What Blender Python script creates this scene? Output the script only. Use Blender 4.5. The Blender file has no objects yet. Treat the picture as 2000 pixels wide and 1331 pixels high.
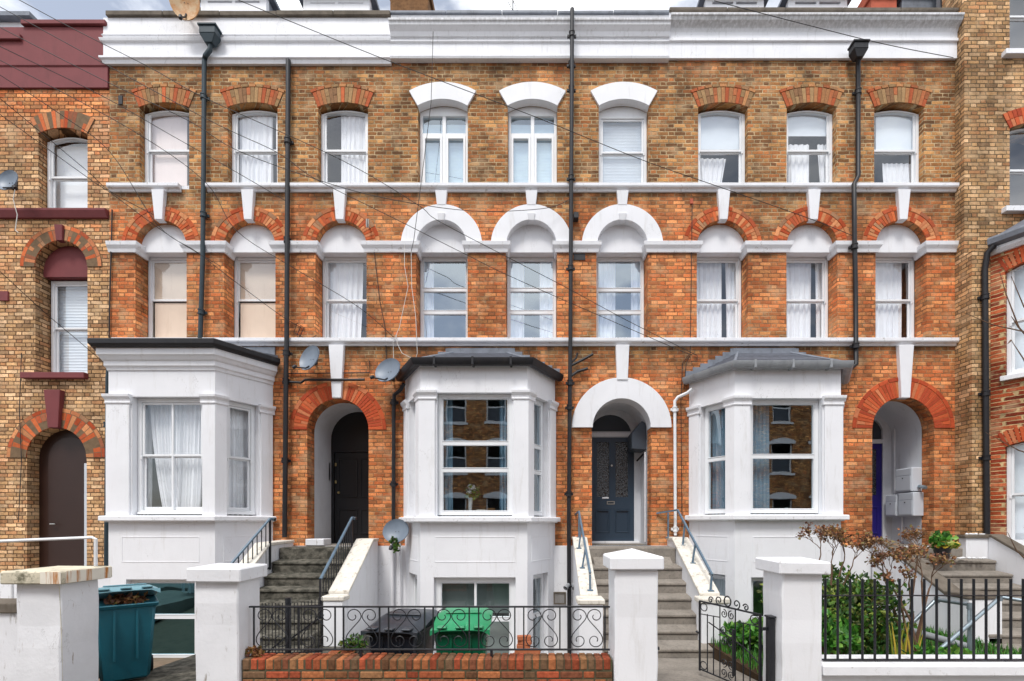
import bpy, bmesh, math, random
from mathutils import Vector, Matrix
from mathutils.geometry import tessellate_polygon
random.seed(7)
R = math.radians
S = bpy.context.scene
COL = S.collection
CAMH, CAMD, FP = 1.9, 9.3, 930.0
# conversions used while surveying the photograph: position on a plane at distance d from the lens
def fx(px, d=CAMD): return (px-1050)*d/FP
def fz(py, d=CAMD): return CAMH-(py-1020)*d/FP
def P(px, py, d): return Vector((fx(px, d), d-CAMD, fz(py, d)))
def lin(c):
    c = c/255.0
    return c/12.92 if c <= .04045 else ((c+.055)/1.055)**2.4
def C(r, g, b, k=1.0): return (lin(r)*k, lin(g)*k, lin(b)*k, 1)

# ------------------------------------------------------------------ materials
class NT:
    def __init__(s, name):
        s.m = bpy.data.materials.new(name); s.m.use_nodes = True
        s.t = s.m.node_tree; s.t.nodes.clear()
        s.out = s.n('ShaderNodeOutputMaterial')
        s._tc = None
    def n(s, typ, **kw):
        nd = s.t.nodes.new(typ)
        for k, v in kw.items(): setattr(nd, k, v)
        return nd
    def set(s, sock, v):
        if v is None: return
        if hasattr(v, 'is_output') or isinstance(v, bpy.types.NodeSocket): s.t.links.new(v, sock)
        else: sock.default_value = v
    def math(s, op, a, b=None, c=None, clamp=False):
        nd = s.n('ShaderNodeMath', operation=op); nd.use_clamp = clamp
        s.set(nd.inputs[0], a); s.set(nd.inputs[1], b); s.set(nd.inputs[2], c)
        return nd.outputs[0]
    def coord(s):
        if s._tc is None: s._tc = s.n('ShaderNodeTexCoord').outputs['Object']
        return s._tc
    def mapping(s, vec, scale):
        nd = s.n('ShaderNodeMapping'); s.set(nd.inputs['Vector'], vec); nd.inputs['Scale'].default_value = scale
        return nd.outputs[0]
    def noise(s, vec, scale, detail=3, rough=.55, out='Fac'):
        nd = s.n('ShaderNodeTexNoise'); s.set(nd.inputs['Vector'], vec)
        nd.inputs['Scale'].default_value = scale; nd.inputs['Detail'].default_value = detail; nd.inputs['Roughness'].default_value = rough
        return nd.outputs[out]
    def ramp(s, fac, stops, interp='LINEAR'):
        nd = s.n('ShaderNodeValToRGB'); s.set(nd.inputs[0], fac); cr = nd.color_ramp; cr.interpolation = interp
        while len(cr.elements) < len(stops): cr.elements.new(.5)
        for e, (p, c) in zip(cr.elements, stops):
            e.position = p; e.color = c if not isinstance(c, (int, float)) else (c, c, c, 1)
        return nd.outputs[0]
    def rng(s, v, a, b, c=0., d=1.):
        nd = s.n('ShaderNodeMapRange'); s.set(nd.inputs[0], v)
        for i, q in enumerate((a, b, c, d)): nd.inputs[i+1].default_value = q
        return nd.outputs[0]
    def mix(s, f, a, b, mode='MIX'):
        nd = s.n('ShaderNodeMix', data_type='RGBA', blend_type=mode)
        s.set(nd.inputs[0], f); s.set(nd.inputs[6], a); s.set(nd.inputs[7], b)
        return nd.outputs[2]
    def bsdf(s, col, rough=.6, metal=0., bump=None, bstr=.3, bdist=.01, spec=.5, **kw):
        nd = s.n('ShaderNodeBsdfPrincipled')
        s.set(nd.inputs['Base Color'], col); s.set(nd.inputs['Roughness'], rough); nd.inputs['Metallic'].default_value = metal
        nd.inputs['Specular IOR Level'].default_value = spec
        for k, v in kw.items(): nd.inputs[k].default_value = v
        if bump is not None:
            b = s.n('ShaderNodeBump'); b.inputs['Strength'].default_value = bstr; b.inputs['Distance'].default_value = bdist
            s.set(b.inputs['Height'], bump); s.t.links.new(b.outputs[0], nd.inputs['Normal'])
        s.t.links.new(nd.outputs[0], s.out.inputs[0])
        return s.m

def paint(name, col, rough=.5, var=.12, vs=3., grime=.0, gcol=None, bump=.15, bs=60, spec=.4, metal=0., streak=(5, 5, .7), gr=(.55, .75), band=None):
    t = NT(name); co = t.coord()
    n1 = t.noise(co, vs, 4); f = t.rng(n1, .3, .7, 1-var, 1+var*.4)
    c = t.mix(1., col, t.ramp(f, [(0, 0.), (1, 1.)]), 'MULTIPLY')
    if grime:
        n2 = t.noise(t.mapping(co, streak), 1.6, 6, .7)
        g = t.math('MULTIPLY', t.rng(n2, gr[0], gr[1]), grime)
        c = t.mix(g, c, gcol or C(120, 115, 100))
        if name.startswith(('white_m', 'white_c', 'flaking', 'white_s')):
            k = t.math('ABSOLUTE', t.math('SUBTRACT', t.noise(t.mapping(co, (1, 1, .5)), 2.6, 5, .6), .5))
            k = t.math('MULTIPLY', t.rng(k, .0, .0035, 1, 0), t.rng(t.noise(co, .9, 2), .5, .6))
            c = t.mix(t.math('MULTIPLY', k, .4), c, C(110, 106, 98))
        if band:
            sp = t.n('ShaderNodeSeparateXYZ'); t.set(sp.inputs[0], co)
            m1 = t.math('MULTIPLY', t.rng(sp.outputs[2], band[0], band[1], 0, 1), t.math('LESS_THAN', sp.outputs[2], band[2]))
            m1 = t.math('MULTIPLY', m1, t.rng(sp.outputs[0], -2.9, -2.8, 0, 1))
            m1 = t.math('MULTIPLY', m1, t.rng(t.noise(t.mapping(co, (14, 14, 1)), 1.5, 4, .6), .3, .6, .25, 1))
            c = t.mix(t.math('MULTIPLY', m1, .5), c, C(96, 94, 86))
    return t.bsdf(c, rough, metal, t.noise(co, bs, 3), bump, .004, spec)

def brick(name, palA, palB, stops, mortA, mortB, zn=.35, dirt=.5, bright=(.72, 1.2), nsc=.8, extra=None, w=.335, tan=C(206, 176, 138)):
    t = NT(name); co = t.coord()
    sp = t.n('ShaderNodeSeparateXYZ'); t.set(sp.inputs[0], co)
    x, y, z = sp.outputs
    dn = t.n('ShaderNodeTexNoise'); t.set(dn.inputs['Vector'], co); dn.inputs['Scale'].default_value = 11; dn.inputs['Detail'].default_value = 2
    ds = t.n('ShaderNodeSeparateColor'); t.set(ds.inputs[0], dn.outputs['Color'])
    u = t.math('ADD', t.math('ADD', x, y), t.math('MULTIPLY', t.math('SUBTRACT', ds.outputs[0], .5), .032))
    zz = t.math('ADD', z, t.math('MULTIPLY', t.math('SUBTRACT', ds.outputs[1], .5), .022))
    zr = t.math('DIVIDE', zz, .075)
    row = t.math('FLOOR', zr); rz = t.math('FRACT', zr)
    par = t.math('MULTIPLY', t.math('FRACT', t.math('MULTIPLY', row, .5)), 2.)
    wn0 = t.n('ShaderNodeTexWhiteNoise', noise_dimensions='1D'); t.set(wn0.inputs['W'], row)
    sh = t.math('ADD', t.math('MULTIPLY', par, w/2), t.math('MULTIPLY', wn0.outputs['Value'], .03))
    uu = t.math('DIVIDE', t.math('ADD', u, sh), w)
    cell = t.math('FLOOR', uu); f = t.math('FRACT', uu)
    isH = t.math('GREATER_THAN', f, .6667)
    s = t.math('MULTIPLY', t.math('SUBTRACT', f, t.math('MULTIPLY', isH, .6667)), w)
    wid = t.math('SUBTRACT', w*.6667, t.math('MULTIPLY', isH, w/3))
    eu = t.math('MINIMUM', s, t.math('SUBTRACT', wid, s))
    ez = t.math('MULTIPLY', t.math('MINIMUM', rz, t.math('SUBTRACT', 1., rz)), .075)
    e = t.math('MINIMUM', eu, ez)
    mm = t.rng(e, .0055, .0105)
    cmb = t.n('ShaderNodeCombineXYZ'); t.set(cmb.inputs[0], t.math('ADD', cell, t.math('MULTIPLY', isH, .37))); t.set(cmb.inputs[1], row)
    wn = t.n('ShaderNodeTexWhiteNoise', noise_dimensions='3D'); t.set(wn.inputs['Vector'], cmb.outputs[0])
    ws = t.n('ShaderNodeSeparateColor'); t.set(ws.inputs[0], wn.outputs['Color'])
    def rp(p): return t.ramp(wn.outputs['Value'], [(i/len(p), c) for i, c in enumerate(p)], 'CONSTANT')
    ca, cb = rp(palA), rp(palB)
    zz0 = t.math('DIVIDE', z, 14.)
    zm = t.ramp(zz0, [(q/14., v) for q, v in stops])
    nz = t.noise(co, nsc, 4, .6)
    msk = t.math('ADD', zm, t.math('MULTIPLY', t.math('SUBTRACT', nz, .5), zn*4), clamp=True)
    msk = t.math('ADD', msk, t.math('MULTIPLY', t.math('SUBTRACT', ws.outputs[2], .5), .32), clamp=True)
    msk = t.rng(msk, .25, .75)
    bc = t.mix(msk, ca, cb)
    br = t.rng(ws.outputs[1], 0, 1, bright[0], bright[1])
    bc = t.mix(1., bc, t.n_rgb(br), 'MULTIPLY')
    fine = t.noise(co, 45, 3, .6)
    bc = t.mix(1., bc, t.n_rgb(t.rng(fine, .35, .65, .78, 1.2)), 'MULTIPLY')
    mo = t.mix(msk, mortA, mortB)
    mo = t.mix(1., mo, t.n_rgb(t.rng(t.noise(co, 5, 3), .35, .65, .5, 1.15)), 'MULTIPLY')
    c = t.mix(mm, mo, bc)
    big = t.noise(t.mapping(co, (1, 1, .55)), 1.3, 5, .65)
    c = t.mix(1., c, t.n_rgb(t.rng(big, .40, .64, 1.1, 1-dirt)), 'MULTIPLY')
    pt = t.noise(t.mapping(co, (1, 1, 1.4)), 2.3, 4, .6)
    c = t.mix(t.rng(pt, .52, .66, 0, .42), c, tan)
    if extra:
        for (za, zb, zc, k) in extra:   # soot band: dark from za, fades out by zb
            f1 = t.math('MULTIPLY', t.rng(z, za, zb, 0, 1), t.math('LESS_THAN', z, zc))
            f1 = t.math('MULTIPLY', f1, t.rng(t.noise(t.mapping(co, (2.2, 2.2, .8)), 1.5, 4), .38, .62))
            c = t.mix(t.math('MULTIPLY', f1, k), c, C(60, 48, 38))
    h = t.math('ADD', mm, t.math('MULTIPLY', fine, .5))
    return t.bsdf(c, .9, 0, h, .9, .01, .2)
def _n_rgb(s, v):
    nd = s.n('ShaderNodeCombineColor')
    for i in range(3): s.set(nd.inputs[i], v)
    return nd.outputs[0]
NT.n_rgb = _n_rgb

def island(name, pal, rough=.85, bright=.25, bump=.5, dirt=.35):
    t = NT(name); g = t.n('ShaderNodeNewGeometry').outputs['Random Per Island']; co = t.coord()
    c = t.ramp(g, [(i/len(pal), q) for i, q in enumerate(pal)], 'CONSTANT')
    wn = t.n('ShaderNodeTexWhiteNoise', noise_dimensions='1D'); t.set(wn.inputs['W'], g)
    c = t.mix(1., c, t.n_rgb(t.rng(wn.outputs['Value'], 0, 1, 1-bright, 1+bright*.6)), 'MULTIPLY')
    n = t.noise(co, 30, 4, .65)
    c = t.mix(1., c, t.n_rgb(t.rng(n, .3, .75, 1.1, 1-dirt)), 'MULTIPLY')
    return t.bsdf(c, rough, 0, n, bump, .005, .2)

ORG = [C(192, 118, 74), C(206, 132, 86), C(176, 104, 68), C(216, 158, 108), C(196, 112, 68), C(156, 102, 70), C(208, 144, 94), C(184, 98, 58), C(200, 138, 96), C(168, 126, 84)]
BRN = [C(146, 114, 74), C(122, 92, 62), C(170, 140, 92), C(108, 82, 60), C(158, 116, 70), C(134, 98, 62), C(184, 152, 100), C(96, 76, 58), C(150, 108, 66), C(166, 104, 62)]
YEL = [C(206, 178, 132), C(190, 160, 112), C(218, 194, 150), C(172, 144, 104), C(208, 176, 124), C(160, 136, 104), C(226, 206, 166), C(188, 142, 98)]
RED = [C(166, 72, 42), C(150, 62, 38), C(178, 84, 50), C(138, 58, 38), C(172, 78, 46), C(186, 98, 62)]
def narrow(p, k):
    m_ = [sum(c[i] for c in p)/len(p) for i in range(3)]
    return [tuple(c[i]*(1-k)+m_[i]*k*(.35+.65*sum(c[:3])/sum(m_)) for i in range(3))+(1,) for c in p]
def lift(p, r, g, b): return [(min(.9, c[0]*r), min(.9, c[1]*g), min(.9, c[2]*b), 1) for c in p]
ORG, BRN, YEL = lift(narrow(ORG, .4), 1.27, 1.14, 1.0), lift(narrow(BRN, .5), 1.3, 1.08, .98), lift(narrow(YEL, .35), 1.12, .95, .93)
YELR = lift(YEL, .86, .84, .8)
SOOT = [(4.75, 5.3, 5.5, .75), (8.0, 8.3, 8.42, .65), (6.85, 7.1, 7.3, .4), (10.45, 10.8, 10.9, .55)]
ZST = [(0, .7), (2.4, .84), (4.7, .9), (5.15, .5), (5.4, .3), (5.6, .84), (7.2, .8), (7.7, .76), (8.2, .45), (8.5, .12), (10.6, .08), (10.9, .3)]
M = {}
M['brick'] = brick('brick_main', BRN, ORG, ZST, C(196, 172, 134), C(176, 122, 84), .5, .46, extra=SOOT)
M['brick_l'] = brick('brick_left_house', YEL, ORG, [(0, .1), (5, .12), (7.2, .3), (8.5, .2), (9.7, .35), (10.2, 1.)], C(120, 92, 66), C(120, 80, 50), .3, .4, nsc=.5)
M['brick_r'] = brick('brick_yellow', YELR, [C(190, 110, 70), C(170, 96, 60), C(200, 140, 90)], [(0, .15), (14, .1)], C(128, 108, 80), C(130, 100, 70), .25, .5)
M['brick_r2'] = brick('brick_red_house', RED, RED, [(0, .5), (14, .5)], C(214, 184, 136), C(214, 184, 136), .2, .3, w=.335)
M['brick_o'] = brick('brick_opposite', lift(BRN, 1.4, 1.4, 1.4), lift(BRN, 1.4, 1.4, 1.4), [(0, .5), (14, .5)], C(90, 78, 60), C(90, 78, 60), .2, .3)
M['vous_o'] = island('arch_brick_orange', [C(192, 94, 54), C(206, 108, 64), C(176, 86, 54), C(212, 144, 98), C(184, 82, 46), C(160, 98, 70), C(196, 124, 84), C(170, 128, 96)], dirt=.25)
M['vous_r'] = island('arch_brick_red', [C(190, 84, 50), C(200, 94, 56), C(176, 76, 48), C(208, 128, 88), C(184, 80, 48), C(196, 104, 66)], bright=.15, dirt=.2)
M['vous_m'] = island('arch_brick_mixed', [C(186, 96, 60), C(170, 136, 96), C(198, 106, 66), C(160, 120, 86), C(186, 132, 88), C(160, 88, 60), C(180, 108, 70)])
M['vous_b'] = island('garden_wall_brick', [C(148, 98, 66), C(168, 92, 60), C(128, 90, 64), C(180, 112, 72), C(140, 86, 62), C(160, 116, 80), C(124, 96, 72), C(172, 86, 58)], dirt=.55, bright=.3)
M['mortar'] = paint('mortar', C(120, 98, 74), .95, .3, 12, bump=.5)
M['mortar_o'] = paint('arch_mortar', C(196, 124, 78), .95, .2, 12, bump=.4)
M['mortar_g'] = paint('mossy_mortar', C(84, 78, 58), .95, .3, 12, .5, C(60, 76, 40), bump=.5)
W = (.81, .82, .85, 1)
M['white'] = paint('white_masonry_paint', W, .6, .06, 1.6, .3, C(168, 162, 150), .25, 45, .3)
M['white_c'] = paint('white_cornice_paint', W, .6, .07, 2.5, .35, C(140, 138, 130), .25, 45, .3, streak=(12, 12, 1.2), band=(11.40, 11.5, 11.61))
M['white_s'] = paint('white_sill_paint', W, .6, .08, 5, .7, C(134, 128, 114), .4, 40, .3, streak=(6, 6, 6), gr=(.58, .72))
M['white_f'] = paint('white_window_frame', (.8, .82, .84, 1), .35, .04, 4, .12, C(150, 150, 140), .05, 60, .5)
M['white_old'] = paint('flaking_white_paint', (.76, .77, .8, 1), .65, .08, 3, .85, C(126, 116, 100), .6, 25, .25, streak=(9, 9, 2.2), gr=(.6, .74))
M['white_flake'] = paint('flaking_rusty_paint', (.76, .77, .8, 1), .7, .08, 3, .85, C(124, 92, 62), .7, 25, .25, streak=(11, 11, 1.6), gr=(.62, .7))
M['rusty_cap'] = paint('rust_streaked_cap', C(226, 220, 206), .7, .1, 3, .95, C(176, 112, 44), .5, 25, .2, streak=(9, 9, .6), gr=(.5, .6))
M['cap_old'] = paint('mossy_pillar_cap', C(214, 206, 184), .85, .25, 6, .9, C(96, 94, 76), .8, 20, .2, streak=(4, 4, 5), gr=(.5, .62))
M['cream'] = paint('cream_stone_paint', C(222, 217, 206), .7, .12, 5, .7, C(120, 104, 84), .4, 30, .25, streak=(7, 7, 5), gr=(.54, .7))
M['maroon'] = paint('maroon_paint', C(122, 62, 64), .65, .15, 2.5, .3, C(70, 40, 38), .2, 40, .3)
M['black'] = paint('black_iron_paint', C(30, 32, 38), .42, .25, 20, .25, C(70, 62, 56), .3, 60, .5)
M['pipe'] = paint('black_pipe', C(34, 34, 38), .5, .25, 8, .3, C(74, 66, 58), .2, 60, .4)
M['pipe_g'] = paint('dark_green_pipe', C(40, 56, 64), .45, .2, 8, .3, C(74, 76, 70), .2, 60, .4)
M['rail'] = paint('blue_grey_rail', C(96, 118, 136), .4, .2, 12, .4, C(60, 66, 72), .2, 60, .5)
M['galv'] = paint('galvanised_steel', C(150, 164, 172), .38, .2, 25, .3, C(90, 96, 100), .2, 60, .5, metal=.6)
M['lead'] = paint('lead_sheet', C(124, 130, 140), .6, .3, 5, .6, C(72, 76, 82), .3, 25, .4, streak=(8, 8, 3))
M['slate'] = paint('slate_roof', C(104, 108, 118), .6, .25, 9, .4, C(70, 74, 66), .4, 30, .4)
M['gutter_g'] = paint('grey_gutter', C(146, 150, 154), .5, .2, 8, .4, C(92, 92, 88), .2, 50, .4)
M['conc'] = paint('worn_concrete', C(144, 137, 128), .9, .25, 4, .55, C(88, 84, 80), .9, 60, .2, streak=(16, 16, 16), gr=(.48, .7))
M['conc_d'] = paint('damp_concrete', C(116, 112, 102), .9, .4, 5, .85, C(46, 46, 40), .8, 50, .2, streak=(5, 5, 7), gr=(.4, .6))
M['coping'] = paint('grey_coping_stone', C(112, 104, 94), .9, .35, 6, .7, C(70, 62, 52), .7, 30, .2)
M['asphalt'] = paint('asphalt', (.05, .05, .052, 1), .85, .3, 3, .3, C(90, 88, 84), .6, 120, .3)
M['paving'] = paint('pavement_slabs', C(126, 122, 116), .85, .25, 2, .3, C(80, 78, 74), .4, 60, .3)
M['soil'] = paint('soil', C(74, 60, 46), .95, .4, 8, .4, C(40, 34, 26), .9, 40, .1)
M['wood'] = paint('weathered_boards', C(128, 110, 92), .85, .3, 6, .6, C(70, 58, 46), .6, 40, .2, streak=(2, 9, 9))
M['curtain'] = paint('white_curtain', (.93, .93, .95, 1), .85, .06, 3, .1, C(190, 188, 182), .1, 80, .1)
M['blue_curtain'] = paint('blue_curtain', C(150, 178, 196), .85, .12, 4, bump=.1)
M['blind_g'] = paint('grey_blind', C(150, 156, 150), .8, .15, 3, bump=.03)
M['blind'] = paint('white_blind', (.84, .89, .94, 1), .6, .04, 3, bump=.03)
M['board'] = paint('beige_board', C(226, 208, 190), .8, .08, 2.5, .25, C(176, 150, 124), .1, 40, .1)
M['board2'] = paint('grey_board', C(244, 230, 226), .8, .06, 2.5, .2, C(170, 150, 140), .1, 40, .1)
M['oak'] = paint('brown_wood', C(134, 92, 52), .6, .2, 10, bump=.1)
M['room'] = paint('dim_interior', (.2, .2, .21, 1), .9, .15, 1, bump=.02)
M['plaster'] = paint('porch_plaster', (.66, .68, .72, 1), .7, .1, 2, .35, C(150, 148, 144), .2, 30, .3)
M['navy'] = paint('navy_door_paint', C(48, 64, 80), .35, .06, 3, bump=.04, spec=.5)
M['door_black'] = paint('black_door_paint', C(34, 35, 38), .32, .08, 3, bump=.04)
M['door_blue'] = paint('royal_blue_door_paint', C(38, 30, 108), .35, .06, 3, bump=.04)
M['door_brown'] = paint('brown_door_paint', C(50, 30, 24), .45, .1, 3, bump=.04)
M['meter'] = paint('grey_box_paint', C(198, 204, 212), .5, .06, 3, bump=.03)
M['meter_d'] = paint('dark_grey_box', C(62, 70, 80), .45, .08, 3, bump=.03)
M['steel'] = paint('bright_steel', C(190, 190, 186), .3, .1, 10, bump=.05, metal=.8)
M['brass'] = paint('brass', C(200, 180, 130), .3, .1, 10, bump=.05, metal=.8)
M['dish'] = paint('grey_dish', C(116, 128, 142), .45, .1, 6, .3, C(84, 90, 98), .05, 60, .5)
M['dish_rust'] = paint('rusty_dish', C(196, 168, 132), .6, .2, 6, .8, C(170, 110, 50), .2, 60, .3, streak=(4, 4, 4), gr=(.42, .6))
M['teal'] = paint('teal_bin_plastic', C(22, 96, 112), .42, .12, 4, .3, C(70, 110, 116), .1, 80, .5, streak=(7, 7, 1.5))
M['teal_l'] = paint('faded_teal_lid', C(112, 156, 168), .45, .12, 5, .4, C(70, 120, 134), .1, 80, .5)
M['binblk'] = paint('dark_blue_bin_plastic', C(22, 27, 36), .42, .12, 4, .3, C(84, 92, 104), .1, 80, .5, streak=(7, 7, 1.5))
M['binblk_l'] = paint('dark_lid_plastic', C(48, 54, 62), .35, .12, 4, .3, C(120, 128, 140), .1, 80, .6)
M['bingrn'] = paint('green_bin_plastic', C(8, 92, 64), .42, .12, 4, .25, C(60, 120, 90), .1, 80, .5, streak=(7, 7, 1.5))
M['bingrn_l'] = paint('bright_green_lid', C(40, 140, 94), .38, .1, 4, .25, C(110, 196, 150), .1, 80, .5)
M['rubber'] = paint('rubber', C(26, 26, 28), .8, .1, 10)
M['terra'] = paint('terracotta', C(176, 104, 70), .85, .2, 10, .4, C(120, 80, 60), .3, 40)
M['cable'] = paint('black_cable', C(34, 32, 34), .6, .1, 10)
M['cable_w'] = paint('white_cable', C(214, 212, 206), .5, .1, 10)
M['clay'] = paint('chimney_brick', C(126, 92, 62), .9, .4, 14, .5, C(70, 54, 40), .8, 20, .2)
M['timber'] = paint('old_fence_timber', C(140, 112, 66), .85, .3, 8, .5, C(80, 62, 40), .6, 30, streak=(12, 2, 2))
M['tile_red'] = paint('red_clay', C(182, 92, 68), .8, .2, 8)
M['vase'] = paint('white_ceramic', C(226, 228, 230), .25, .03, 5)
def leafmat(name, cols, trans=.3):
    t = NT(name); g = t.n('ShaderNodeNewGeometry').outputs['Random Per Island']
    c = t.ramp(g, [(i/len(cols), q) for i, q in enumerate(cols)], 'CONSTANT')
    c = t.mix(1., c, t.n_rgb(t.rng(t.noise(t.coord(), 6, 3), .3, .7, .6, 1.25)), 'MULTIPLY')
    p = t.n('ShaderNodeBsdfPrincipled'); t.set(p.inputs['Base Color'], c); p.inputs['Roughness'].default_value = .45
    tr = t.n('ShaderNodeBsdfTranslucent'); t.set(tr.inputs[0], c)
    mx = t.n('ShaderNodeMixShader'); mx.inputs[0].default_value = trans
    t.t.links.new(p.outputs[0], mx.inputs[1]); t.t.links.new(tr.outputs[0], mx.inputs[2]); t.t.links.new(mx.outputs[0], t.out.inputs[0])
    return t.m
M['leaf'] = leafmat('shrub_leaves', [C(58, 100, 40), C(84, 128, 48), C(40, 74, 36), C(110, 148, 62), C(66, 112, 44), C(136, 150, 62), C(96, 104, 52)])
M['leaf_b'] = leafmat('bright_leaves', [C(66, 128, 44), C(90, 152, 52), C(52, 104, 38), C(122, 166, 68)])
M['leaf_d'] = leafmat('dead_leaves', [C(146, 108, 70), C(118, 82, 60), C(172, 132, 86), C(110, 72, 60), C(156, 104, 66), C(134, 120, 66)])
M['leaf_y'] = leafmat('yellow_leaves', [C(206, 178, 60), C(220, 190, 80), C(150, 160, 60)])
M['grass'] = leafmat('grass_blades', [C(54, 122, 40), C(74, 140, 48), C(42, 100, 34), C(96, 150, 58)])
M['bark'] = paint('bark', C(112, 86, 68), .9, .3, 20, .3, C(70, 50, 40), .6, 60)
def glass(name, tint, fac, wav=.02, rough=.0, gc=(.93, .96, 1, 1)):
    t = NT(name); co = t.coord()
    tr = t.n('ShaderNodeBsdfTransparent'); tr.inputs[0].default_value = tint
    gl = t.n('ShaderNodeBsdfGlossy'); gl.inputs['Roughness'].default_value = rough; gl.inputs['Color'].default_value = gc
    b = t.n('ShaderNodeBump'); b.inputs['Strength'].default_value = wav; b.inputs['Distance'].default_value = .05
    t.set(b.inputs['Height'], t.noise(co, 2.2, 1)); t.t.links.new(b.outputs[0], gl.inputs['Normal'])
    lw = t.n('ShaderNodeLayerWeight'); lw.inputs[0].default_value = .5
    f = t.math('ADD', t.math('MULTIPLY', t.math('POWER', lw.outputs['Facing'], 3.5), .85), fac, clamp=True)
    mx = t.n('ShaderNodeMixShader'); t.set(mx.inputs[0], f)
    t.t.links.new(tr.outputs[0], mx.inputs[1]); t.t.links.new(gl.outputs[0], mx.inputs[2]); t.t.links.new(mx.outputs[0], t.out.inputs[0])
    return t.m
M['glass'] = glass('window_glass', (.85, .93, .96, 1), .27, .018, gc=(.84, .94, 1, 1))
M['glass_t'] = glass('teal_tinted_glass', (.35, .6, .68, 1), .3, .05, gc=(.35, .75, .88, 1))
M['glass_c'] = glass('sash_window_glass', (.95, .97, .98, 1), .11, .03)
M['glass_u'] = glass('upper_window_glass', (.92, .96, 1, 1), .32, .03, gc=(.82, .92, 1, 1))
def obscure():
    t = NT('obscure_glass'); co = t.coord()
    v = t.n('ShaderNodeTexVoronoi'); t.set(v.inputs['Vector'], co); v.inputs['Scale'].default_value = 46
    c = t.ramp(v.outputs['Distance'], [(0., C(150, 155, 158)), (.25, C(70, 74, 78)), (.7, C(24, 26, 30))])
    return t.bsdf(c, .2, 0, v.outputs['Distance'], .8, .01, .8)
M['obscure'] = obscure()

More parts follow.
